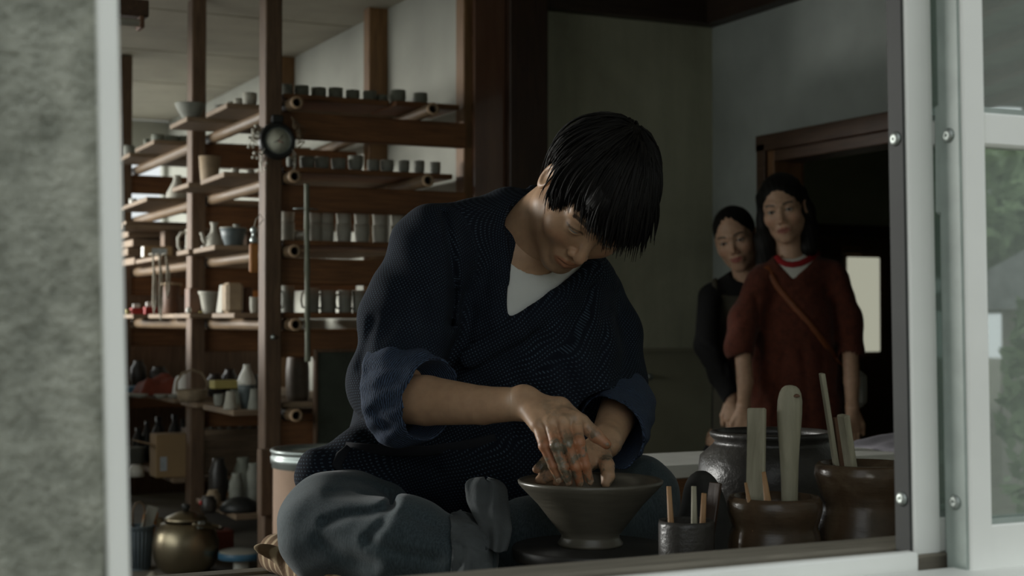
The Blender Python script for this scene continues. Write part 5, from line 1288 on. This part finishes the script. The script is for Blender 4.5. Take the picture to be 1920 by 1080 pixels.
def knit_solid(p):
    fl = (camdir(.08, 0, 1), .62)
    d = chain(p, [P(1486, 530, 5.390), P(1490, 620, 5.390), P(1492, 720, 5.400), P(1494, 830, 5.410)], [.118, .142, .160, .185], .05, fl)
    d = smin(d, chain(p, [P(1432, 520, 5.370), P(1484, 500, 5.400), P(1558, 512, 5.410)], [.048, .055, .05], .03), .04)
    return d
def knit(p):
    x, y, f_ = PJ(p); d = knit_solid(p)
    d = smin(d, chain(p, [P(1424, 532, 5.360), P(1398, 600, 5.340), P(1386, 655, 5.320)], [.052, .058, .056], .03), .025)
    d = smin(d, chain(p, [P(1566, 526, 5.410), P(1588, 600, 5.400), P(1596, 660, 5.380)], [.052, .052, .050], .03), .025)
    d = folds(p, d, KF)
    for L in DIA: d = d - .0028*np.exp(-(pl_dist(x, y, L)/2.2)**2)
    d = d + .002*np.sin(x*.16+y*.04)*np.sin(y*.11)
    d = scut(d, cone(p, P(1480, 468, 5.380), h1.w((0, -.01, -.07)), .060, .075), .006)
    d = scut(d, smax(tri_px(p, VN), f_-5.39, .002), .004)
    d = scut(d, cone(p, P(1388, 640, 5.320), P(1390, 720, 5.300), .036, .06), .004); d = scut(d, cone(p, P(1594, 645, 5.380), P(1598, 725, 5.360), .036, .06), .004)
    
    return d
kv = poly(knit, *bounds([P(1386, 500, 5.240), P(1600, 500, 5.540), P(1380, 830, 5.190), P(1610, 850, 5.540)], .09), .0058, 2)
me, V = np_mesh('knit_sweater', [kv]); pw(link('knit_sweater', me, 'burgundy_knit'))
plain('red_rib', (.34, .012, .015), .85, .1, 40)
def tee1(p):
    x, y, f_ = PJ(p); d = knit_solid(p)+.007; d = smax(d, tri_px(p, [(1440, 462), (1552, 448), (1548, 478), (1488, 534), (1446, 492)]), .003); d = smax(d, f_-5.40, .003)
    return scut(d, cone(p, P(1480, 466, 5.380), h1.w((0, -.01, -.07)), .054, .062), .003)
tv1 = poly(tee1, *bounds([P(1450, 480, 5.290), P(1540, 480, 5.290), P(1487, 525, 5.360)], .05), .0042, 2)
plain('bright_tee', (.70, .70, .64), .9, .05, 10)
me, V = np_mesh('tee_shirt', [tv1]); ts = pw(link('tee_shirt', me, 'bright_tee'))
RB = [(1455, 480), (1463, 490), (1474, 495), (1486, 496.5), (1500, 494), (1514, 488), (1526, 481), (1536, 474)]
rb = MB().tube([P(a, b, surf(tee1, a, b+3, 5.25, 5.5)-.001) for a, b in RB], .0115, 8, flat=.4, up=tuple(CF)); o = obj('red_neckband', rb, 'red_rib'); o.parent = ts
o.matrix_parent_inverse = Matrix.Translation(-Vector(w1_.location)) if False else Matrix.Identity(4)
plain('tan_leather', (.22, .065, .02), .45, .2, 14)
SP = [(1437, 499), (1447, 518), (1457, 537), (1473, 556), (1490, 576), (1506, 594), (1522, 612), (1536, 630), (1550, 648), (1566, 672)]
st_ = MB().tube([P(a, b, surf(knit, a, b, 5.2, 5.6)-.003) for a, b in SP], [.0115]*len(SP), 8, flat=.3, up=tuple(CF)); pw(obj('shoulder_strap', st_, 'tan_leather'))
bagm = MB().box((-.035, -.06, -.075), (.035, .06, .06), .02, Matrix.Translation(P(1603, 725, 5.460)) @ Matrix.Rotation(-YAW, 4, 'Z')); pw(obj('shoulder_bag', bagm, 'grey_board'))
pw(obj('bag_strap', MB().tube([P(1566, 672, 5.360), P(1585, 690, 5.400), P(1602, 700, 5.440)], .006, 6, flat=.4), 'tan_leather'))
# trousers
plain('dark_trousers', (.02, .02, .024), .9, .2, 20)
def tr1(p):
    d = ball(p, P(1492, 850, 5.410), .13)
    for s in (-1, 1): d = smin(d, chain(p, [P(1490+s*36, 870, 5.410), Vector((nk1.x+s*.07, nk1.y-s*.03, .45)), Vector((nk1.x+s*.07, nk1.y-s*.03, .07))], [.10, .075, .06], .02), .03)
    return d
v, q = poly(tr1, *bounds([P(1440, 850, 5.340), P(1540, 850, 5.490), Vector((nk1.x, nk1.y, .05))], .16), .012, 1); me, V = np_mesh('trousers', [(v, q)]); pw(link('trousers', me, 'dark_trousers')); shoes(pw, nk1.x+.03, nk1.y)
# hair : half tied back, falling to the shoulders
g1 = h1.d((0, 0, -1)); rng = random.Random(21)
def cap1(p):
    d = elli(p, (0, -.020, .040), (.083, .105, .090))
    d = scut(d, elli(p, (.004, .105, -.018), (.064, .078, .092)), .014)
    d = scut(d, elli(p, (-.088, -.006, -.02), (.03, .024, .036)), .01)
    d = scut(d, rbox(p, (0, .07, -.13), (.2, .105, .085), .01), .01)
    s = np.minimum(chain(p, [(.072, .0, .055), (.078, -.004, -.03), Vector((.074, -.006, -.03))+g1*.07, Vector((.070, .010, -.03))+g1*.155], [.018, .024, .036, .036], .02), chain(p, [(-.072, -.035, .04), (-.076, -.040, -.03), Vector((-.076, -.036, -.03))+g1*.06, Vector((-.084, -.026, -.03))+g1*.135], [.02, .028, .036, .034], .02))
    d = smin(d, s, .016); d = smin(d, chain(p, [(0, -.085, .02), Vector((0, -.085, -.02))+g1*.13], [.05, .052], .02), .03)
    return d + .0012*np.sin(p[..., 0]*330+p[..., 1]*120)
cv1 = poly(cap1, (-.14, -.17, -.24), (.14, .12, .15), .0042, 3)
def gen1(k):
    s = 1 if k % 2 else -1
    a = Vector((s*.078*(1 if s > 0 else 1), rng.uniform(-.06, .004) - (0 if s > 0 else .03), rng.uniform(-.02, .05))); pts = []
    for i in range(9): pts.append(a + g1*(.17*i/8*rng.uniform(.96, 1.02)) + Vector((s*(.010*math.sin(i/8*3)), .012*i/8*(1 if s > 0 else 0), 0)))
    return pts
hm1, gr1 = hair_locks(h1, rng, 90, gen1, (.003, .006)); hair_obj(cv1, h1, hm1, gr1, pw)
# ---------------------------------------------------------------- smiling woman in black with an apron
h2 = Fr((0, 0, 0), camdir(-.90, -.25, -.36), camdir(-.28, .95, .10)); h2.o = P(1372, 453, 5.550) - h2.y*.083
nk2 = P(1402, 528, 5.690)
plain('black_jersey', (.006, .006, .0065), .95, .2, 20); plain('olive_apron', (.062, .058, .040), .9, .2, 14)
A2 = [P(1332, 556, 5.670), P(1327, 648, 5.630), P(1352, 705, 5.550), P(1371, 746, 5.450)]
def arm2(p): return smin(chain(p, A2, [.04, .034, .028, .021], .02), hand_down(p, A2[3], camdir(.08, -.96, .15), 1, camdir(-.6, 0, 1)), .012)
A3_ = [P(1446, 556, 5.750), P(1452, 650, 5.765), P(1440, 740, 5.750), P(1432, 790, 5.745)]
def arm3(p): return smin(chain(p, A3_, [.04, .034, .028, .021], .02), hand_down(p, A3_[3], (0, 0, -1), -1, camdir(.3, 0, 1)), .012)
def tor2(p):
    d = chain(p, [P(1396, 548, 5.710), P(1392, 660, 5.730), P(1398, 800, 5.750)], [.07, .08, .095], .04); d = smin(d, cone(p, A2[0], A3_[0], .04, .04), .03)
    for s in (-1, 1): d = smin(d, chain(p, [P(1398+s*34, 830, 5.750), Vector((nk2.x+s*.07, nk2.y-s*.03, .45)), Vector((nk2.x+s*.07, nk2.y-s*.03, .06))], [.085, .055, .035], .02), .03)
    return d
w2_, pw2, bd2 = woman('smiling woman in a black top and dark apron, hair tied back', h2, nk2, dict(lid=.0034, smile=.75, jaw=1.06), dict(lipc=(.40, .10, .09), smile=.75), [(arm2, A2+[A2[3]+Vector(camdir(.02, -.17, .03))]), (arm3, A3_+[A3_[3]+Vector((0, 0, -.18))])], (tor2, [P(1396, 530, 5.710), A2[0], A3_[0], Vector((nk2.x, nk2.y, .05))]))
def top_solid(p):
    fl = (camdir(.08, 0, 1), .66)
    d = chain(p, [P(1394, 556, 5.710), P(1392, 660, 5.730), P(1398, 800, 5.750)], [.11, .115, .135], .05, fl)
    return smin(d, chain(p, [P(1345, 545, 5.680), P(1400, 532, 5.710), P(1450, 548, 5.740)], [.04, .042, .04], .03), .03)
def top2(p):
    x, y, f_ = PJ(p); d = top_solid(p)
    d = smin(d, chain(p, A2, [.048, .050, .044, .034], .02), .02); d = smin(d, chain(p, A3_, [.048, .046, .04, .03], .02), .02)
    d = folds(p, d, [([(1350, 570), (1352, 640), (1360, 700)], .008, 5), ([(1310, 640), (1335, 655)], .006, 4), ([(1320, 690), (1345, 690)], .005, 4)])
    d = scut(d, cone(p, P(1394, 503, 5.670), h2.w((0, -.01, -.07)), .056, .07), .005)
    return scut(d, cone(p, P(1368, 735, 5.480), P(1388, 772, 5.400), .023, .05), .003)
v2 = poly(top2, *bounds([A2[0], A2[3], A3_[3], P(1310, 640, 5.550), P(1398, 830, 5.850), P(1400, 500, 5.710)], .07), .0062, 2)
me, V = np_mesh('black_top', [v2]); pw2(link('black_top', me, 'black_jersey'))
def apron(p):
    x, y, f_ = PJ(p); d = np.abs(top_solid(p)-.004)-.005
    bib = tri_px(p, [(1343, 552), (1445, 556), (1462, 930), (1335, 930), (1338, 640)]); stp = np.minimum(tri_px(p, [(1334, 518), (1344, 518), (1347, 560), (1335, 560)]), tri_px(p, [(1430, 518), (1442, 518), (1446, 560), (1434, 560)]))
    return smax(smax(d, np.minimum(bib, stp), .002), f_-5.72, .002)
va = poly(apron, *bounds([P(1335, 530, 5.550), P(1460, 850, 5.750), P(1335, 850, 5.750)], .07), .005, 2); me, V = np_mesh('apron', [va]); pw2(link('apron', me, 'olive_apron'))
def tr2(p):
    d = ball(p, P(1398, 840, 5.750), .125)
    for s in (-1, 1): d = smin(d, chain(p, [P(1398+s*34, 860, 5.750), Vector((nk2.x+s*.07, nk2.y-s*.03, .45)), Vector((nk2.x+s*.07, nk2.y-s*.03, .07))], [.10, .075, .06], .02), .03)
    return d
v, q = poly(tr2, *bounds([P(1350, 850, 5.650), P(1450, 850, 5.850), Vector((nk2.x, nk2.y, .05))], .16), .012, 1); me, V = np_mesh('trousers', [(v, q)]); pw2(link('trousers', me, 'dark_trousers')); shoes(pw2, nk2.x+.03, nk2.y)
def cap2(p):
    d = elli(p, (0, -.018, .036), (.080, .101, .088))
    d = scut(d, elli(p, (0, .108, -.012), (.066, .080, .092)), .014)
    d = scut(d, elli(p, (-.088, -.006, -.02), (.03, .026, .036)), .01); d = scut(d, elli(p, (.088, -.002, -.02), (.03, .02, .034)), .01)
    d = scut(d, rbox(p, (0, .03, -.12), (.2, .115, .085), .01), .01)
    return smin(d, elli(p, (.0, -.125, .03), (.04, .035, .04)), .015) + .0004*np.sin(p[..., 0]*330+p[..., 1]*120)
hair_obj(poly(cap2, (-.11, -.18, -.09), (.11, .12, .14), .0040, 3), h2, MB(), [], pw2)
# ================================================================== wheel, bowl, pots, tools in the foreground
bc = P(1107, 902, 2.222)
wz = P(1105, 1022, 2.222).z
whl = thing('potter_wheel', 'black potter wheel with a round head under the clay bowl', 'potter wheel', (bc.x, bc.y, ZK))
hz_ = wz-ZK
obj('wheel_head', MB().lathe([(0, hz_-.02), (.115, hz_-.02), (.118, hz_-.016), (.118, hz_-.003), (.115, hz_), (0, hz_)], 48), 'wheel_black', whl)
obj('shaft', MB().lathe([(0, 0), (.03, 0), (.028, hz_-.02), (0, hz_-.02)], 20), 'steel', whl)
obj('splash_tray', MB().lathe([(0, .004), (.112, .004), (.117, .012), (.12, .05), (.116, .05), (.112, .014), (0, .01)], 48), 'wheel_black', whl)
H = bc.z-wz
bo = lathe_thing('clay_bowl', [(0, 0), (.048, 0), (.0495, .004), (.044, .012), (.0435, .016), (.052, .027), (.079, .062), (.1035, H-.009), (.1085, H-.003), (.1095, H+.001), (.1065, H+.003), (.102, H-.002), (.094, H-.014), (.070, .058), (.045, .030), (.03, .022), (0, .018)], 'wet_clay', (bc.x, bc.y, wz), 'wide wet dark clay bowl with a footed base on the wheel', 'bowl', n=64)
# jars on the deck
def jar(name, px, depth, prof, mat, label, zb=ZK):
    q = P(px, 900, depth); return lathe_thing(name, prof, mat, (q.x, q.y, zb), label, 'jar', n=44)
def zrel(py, depth): return P(1400, py, depth).z - ZK
D1 = 2.8; zt_ = zrel(808, D1)
jar('water_jar', 1448, D1, [(0, 0), (.09, 0), (.105, .02), (.136, zt_*.35), (.142, zt_*.62), (.136, zt_*.80), (.112, zt_*.89), (.108, zt_*.92), (.116, zt_*.955), (.118, zt_*.985), (.114, zt_), (.104, zt_), (.102, zt_*.95), (.115, zt_*.7), (.10, .03), (0, .02)], 'stoneware_dark', 'big black glazed stoneware jar with a thick rolled rim')
D2 = 2.1; z2 = zrel(930, D2)
jar('tool_crock', 1452, D2, [(0, 0), (.055, 0), (.064, .01), (.066, z2*.45), (.066, z2*.66), (.063, z2*.74), (.060, z2*.78), (.0635, z2*.83), (.067, z2*.90), (.067, z2*.96), (.063, z2), (.057, z2), (.055, z2*.8), (.055, .02), (0, .015)], 'stoneware', 'brown glazed crock full of wooden ribs and throwing sticks')
D3 = 2.16; z3_ = zrel(868, D3)
jar('necked_jar', 1622, D3, [(0, 0), (.05, 0), (.062, .02), (.075, z3_*.38), (.072, z3_*.60), (.063, z3_*.72), (.061, z3_*.76), (.068, z3_*.85), (.0735, z3_*.93), (.072, z3_*.98), (.068, z3_), (.063, z3_), (.050, z3_*.8), (.055, z3_*.4), (.045, .02), (0, .015)], 'stoneware', 'brown glazed jar with a pinched neck holding three sticks')
D4 = 2.05; z4_ = zrel(975, D4)
jar('brush_pot', 1287, D4, [(0, 0), (.036, 0), (.038, .008), (.039, z4_*.96), (.038, z4_), (.034, z4_), (.033, .02), (0, .015)], 'stoneware_dark', 'small dark straight pot of brushes and thin sticks')
# tools standing in them : each goes down to the bottom of its pot
def stick(name, a, b, rad, mat, label, cat, flat=1.0, n=10, group=None, up=None):
    a = Vector(a); b = Vector(b); base = a
    pts = [a + (b-a)*t - base for t in [k/(len(rad)-1) for k in range(len(rad))]]
    o = obj(name, MB().tube(pts, rad, n, flat=flat, up=up), mat, None, base); return tag(o, label, cat, group)
def foot_in(px, depth, dx, dy, zb): q = P(px, 900, depth); return Vector((q.x+dx, q.y+dy, zb))
# wide flat paddle
a = foot_in(1452, D2, -.028, .012, ZK+.02); t = P(1419, 765, 2.135)
tag(obj('flat_paddle', MB().box((-.0145, -.004, 0), (.0145, .004, (t-a).length), .002, (t-a).to_track_quat('Z', 'Y').to_matrix().to_4x4() @ Matrix.Rotation(-.35, 4, 'Z')), 'tool_wood', None, a), 'flat grey green wooden paddle with a square end in the brown crock', 'paddle')
# bone shaped throwing stick
a = foot_in(1452, D2, .022, .01, ZK+.02); t = P(1487, 722, 2.13)
L = t-a; sp = thing('throwing_stick', 'pale throwing stick with a broad rounded head in the brown crock', 'tool', a)
pts = [Vector(a)*0 + L*s + CR*(.0035*math.sin(s*5)) for s in [0, .1, .2, .3, .4, .5, .58, .66, .74, .82, .88, .93, .965, .985, .996, 1.0]]
obj('shaft', MB().tube(pts, [.0115, .0115, .0115, .0115, .0118, .012, .0125, .0135, .0152, .0172, .0183, .018, .0158, .0125, .008, .002], 14, flat=.6, up=tuple(CF)), 'tool_wood', sp)
obj('knot', MB().lathe([(0, -.0025), (.0045, -.0015), (.005, 0), (.003, .002), (0, .003)], 10, tuple(L*.955 - CF*.009 + CR*.004)), 'brown_clay', sp)
for (dx, px, py, r, lb, mt) in ((-.045, 1398, 905, .0042, 'short tan brush handle leaning in the brown crock', 'tool_tan'), (-.012, 1432, 885, .006, 'pointed tan stick with an amber end in the brown crock', 'tool_tan')):
    a = foot_in(1452, D2, dx*.6, -.03, ZK+.02); t = P(px, py, 2.055); stick('pointed_stick', a, t, [r, r, r*1.1, r, r*.5], mt, lb, 'stick')
# three sticks in the necked jar
a = foot_in(1622, D3, -.005, .01, ZK+.02); t = P(1541, 700, 2.15)
tag(obj('bamboo_stick', MB().box((-.0085, -.003, 0), (.0085, .003, (t-a).length), .001, (t-a).to_track_quat('Z', 'Y').to_matrix().to_4x4() @ Matrix.Rotation(-.3, 4, 'Z')), 'tool_wood', None, a), 'long pale bamboo slat leaning out of the necked jar', 'stick')
a = foot_in(1622, D3, .006, -.008, ZK+.02); t = P(1581, 778, 2.12)
tag(obj('square_stick', MB().box((-.0105, -.005, 0), (.0105, .005, (t-a).length), .0015, (t-a).to_track_quat('Z', 'Y').to_matrix().to_4x4() @ Matrix.Rotation(-.3, 4, 'Z')), 'tool_wood', None, a), 'short square pale stick in the necked jar', 'stick')
a = foot_in(1622, D3, .0, .012, ZK+.02); t = P(1571, 782, 2.16)
tag(obj('thin_board', MB().box((-.004, -.008, 0), (.004, .008, (t-a).length), .001, (t-a).to_track_quat('Z', 'Y').to_matrix().to_4x4()), 'brown_clay', None, a), 'thin dark board standing between the pale sticks', 'stick')
# thin sticks in the small pot
for (dx, dy, px, py, r, mt, lb) in ((-.022, -.01, 1254, 912, .0042, 'tool_tan', 'bent tan twig with an amber tip in the small dark pot'), (.006, -.012, 1301, 912, .0045, 'tool_wood', 'straight pale stick in the small dark pot'), (.018, .0, 1320, 925, .0045, 'tool_tan', 'tan brush with an amber band in the small dark pot')):
    a = foot_in(1287, D4, dx, dy, ZK+.02); t = P(px, py, D4-.01+dy); stick('thin_stick', a, t, [r, r, r, r, r*.8], mt, lb, 'stick')
a = foot_in(1287, D4, .022, .012, ZK+.02); t = P(1342, 905, 2.10)
tag(obj('dark_stick', MB().box((-.010, -.003, 0), (.010, .003, (t-a).length), .001, (t-a).to_track_quat('Z', 'Y').to_matrix().to_4x4()), 'dark_post', None, a), 'dark slat leaning out of the small dark pot', 'stick')
# lump of clay wrapped in black plastic between knee and jar
q = P(1302, 950, 2.62) + Vector((.02, 0, 0)); vq = poly(lambda p: smax(elli(p, (0, 0, .03), (.050, .06, .150)) + .003*np.sin(p[..., 0]*90+p[..., 2]*40), -p[..., 2], .002), (-.1, -.1, -.01), (.1, .1, .24), .006, 2)
me, V = np_mesh('clay_lump', [vq]); tag(link('clay_lump', me, 'dark_stuff', None, (q.x, q.y, ZK)), 'rounded lump of clay wrapped in black plastic beside the big jar', 'clay lump')
# bench behind the jars with pale top, folded cloth, tray
q0 = P(1195, 866, 3.35)
bt = thing('work_bench', 'low wooden bench with a pale top behind the jars', 'bench', (q0.x-.1, q0.y+.05, 0))
zb2 = q0.z
box_obj('bench_top', (-.05, -.16, zb2-.03), (1.15, .12, zb2), 'white_paper', bt)
box_obj('apron', (-.02, -.165, zb2-.10), (1.12, -.145, zb2-.03), 'rack_x', bt)
for x in (0, 1.05):
    for y in (-.14, .06): box_obj('leg', (x, y, 0), (x+.05, y+.05, zb2-.03), 'rack_z', bt)
cloth_fold('folded_towel', q0.x-.1+.95, q0.y+.03, zb2, .16, .12, .035, 'lavender_cloth', 'folded grey lavender towel on the bench end', 'towel', 21)
# little white dish on the jar rim side
place('white_dish', 'wd', [(0, 0), (.02, 0), (.03, .01), (.028, .012), (0, .004)], 'white_glaze', (q0.x+.62, q0.y+.05, zb2), 'little white dish on the bench behind the black jar', 'dish')
# lever handle low on the partition wall
q = onY(1214, 706, 5.2); hn = thing('wall_handle', 'small round metal pull on the lower wall panel', 'handle', (q.x, 5.206, q.z))
obj('knob', MB().lathe([(.012, 0), (.012, .004), (.008, .008), (.011, .02), (.014, .028), (.011, .034), (0, .035)], 16, M=Matrix.Rotation(math.pi/2, 4, 'X')), 'steel', hn)
# cushion under the potter : ribbed corduroy with pale worn ribs
c_ = P(497, 1040, 2.45); c_ = Vector((c_.x+.275, c_.y-.02, ZK+.032))
def cushion(p):
    d = rbox(p, c_, (.24, .2, .034), .03)
    cor = P(487, 1022, 2.44)
    d = smin(d, cone(p, (cor.x+.10, cor.y-.01, ZK+.030), (cor.x+.004, cor.y+.03, ZK+.066), .030, .005), .03)
    d = d + .0016*np.sin((p[..., 0]*.35-p[..., 1]*.94)*210) + .003*np.sin(p[..., 0]*30+p[..., 1]*22)
    return smax(d, -(p[..., 2]-ZK), .002)
cv_ = poly(cushion, (c_.x-.36, c_.y-.29, ZK-.01), (c_.x+.36, c_.y+.29, ZK+.12), .006, 2)
m, nt, b = new_mat('ribbed_corduroy'); v = coords(nt); sx_ = nt.nodes.new('ShaderNodeSeparateXYZ'); nt.links.new(v, sx_.inputs[0])
ph = math_n(nt, 'ADD', math_n(nt, 'MULTIPLY', sx_.outputs['X'], 73), math_n(nt, 'MULTIPLY', sx_.outputs['Y'], -197))
sn = math_n(nt, 'SINE', math_n(nt, 'ADD', ph, math_n(nt, 'MULTIPLY', noise(nt, v, 14, 3), 2.5)))
nt.links.new(ramp(nt, math_n(nt, 'ADD', math_n(nt, 'MULTIPLY', sn, .5), .5), [(.25, (.40, .30, .18)), (.6, (.19, .115, .06))]), b.inputs['Base Color']); b.inputs['Roughness'].default_value = .95
bump(nt, b, noise(nt, v, 220, 3), .4, .002)
me, V = np_mesh('floor_cushion', [cv_]); tag(link('floor_cushion', me, 'ribbed_corduroy'), 'brown striped corduroy floor cushion under the potter', 'cushion')
# grey rag hanging between the knees
def sheet(cl, wid, seed, n=34, mcols=15, wav=.010):
    """a hanging strip of cloth : centre line in pixels and depth, half widths in pixels"""
    r = random.Random(seed); ph = [r.uniform(0, 6) for _ in range(4)]; front = []
    for i in range(n):
        t = i/(n-1); f_ = t*(len(cl)-1); k = min(int(f_), len(cl)-2); u = f_-k; u = u*u*(3-2*u)*.5+u*.5
        cx, cy, cd = [cl[k][j]*(1-u)+cl[k+1][j]*u for j in range(3)]; w_ = wid[k]*(1-u)+wid[k+1]*u
        if t < .16: w_ *= math.sqrt(max(.02, 1-(1-t/.16)**2))
        for j in range(mcols):
            s_ = j/(mcols-1)*2-1
            dz = wav*math.cos(s_*3.4+ph[0]+t*2)*(.4+.6*t) + .4*wav*math.sin(s_*7+ph[1]+t*5) - .014*(1-s_*s_)
            qx, qy = cx+s_*w_+3*math.sin(t*7+ph[2]), cy+s_*w_*.12+2.5*math.sin(s_*4+ph[3])
            front.append(P(qx, qy, min(cd+dz, surf(jeans, qx, qy, 2.0, 2.6, 120)-.011)))
    N = n*mcols; back = [p+CF*.004 for p in front]; fs = []
    for i in range(n-1):
        for j in range(mcols-1):
            a_ = i*mcols+j; q = (a_, a_+1, a_+mcols+1, a_+mcols); fs.append(q); fs.append(tuple(N+x for x in q[::-1]))
    for i in range(n-1):
        for j in (0, mcols-1): a_ = i*mcols+j; fs.append((a_, a_+mcols, N+a_+mcols, N+a_))
    for j in range(mcols-1):
        for i in (0, n-1): a_ = i*mcols+j; fs.append((a_, a_+1, N+a_+1, N+a_))
    return front+back, fs
rg = MB(); v_, f_ = sheet([(908, 897, 2.31), (918, 945, 2.275), (926, 988, 2.225), (930, 1034, 2.185)], [40, 40, 32, 20], 4); rg.add(v_, f_, True)
v_, f_ = sheet([(862, 958, 2.30), (880, 990, 2.245), (888, 1030, 2.20), (880, 1085, 2.165)], [26, 34, 38, 40], 9); rg.add(v_, f_, True)
plain('grey_rag', (.075, .085, .088), .95, .2, 20, bmp=.2, bscale=260)
tag(obj('rag', rg, 'grey_rag'), 'crumpled grey rag hanging between the knees of the potter', 'rag')
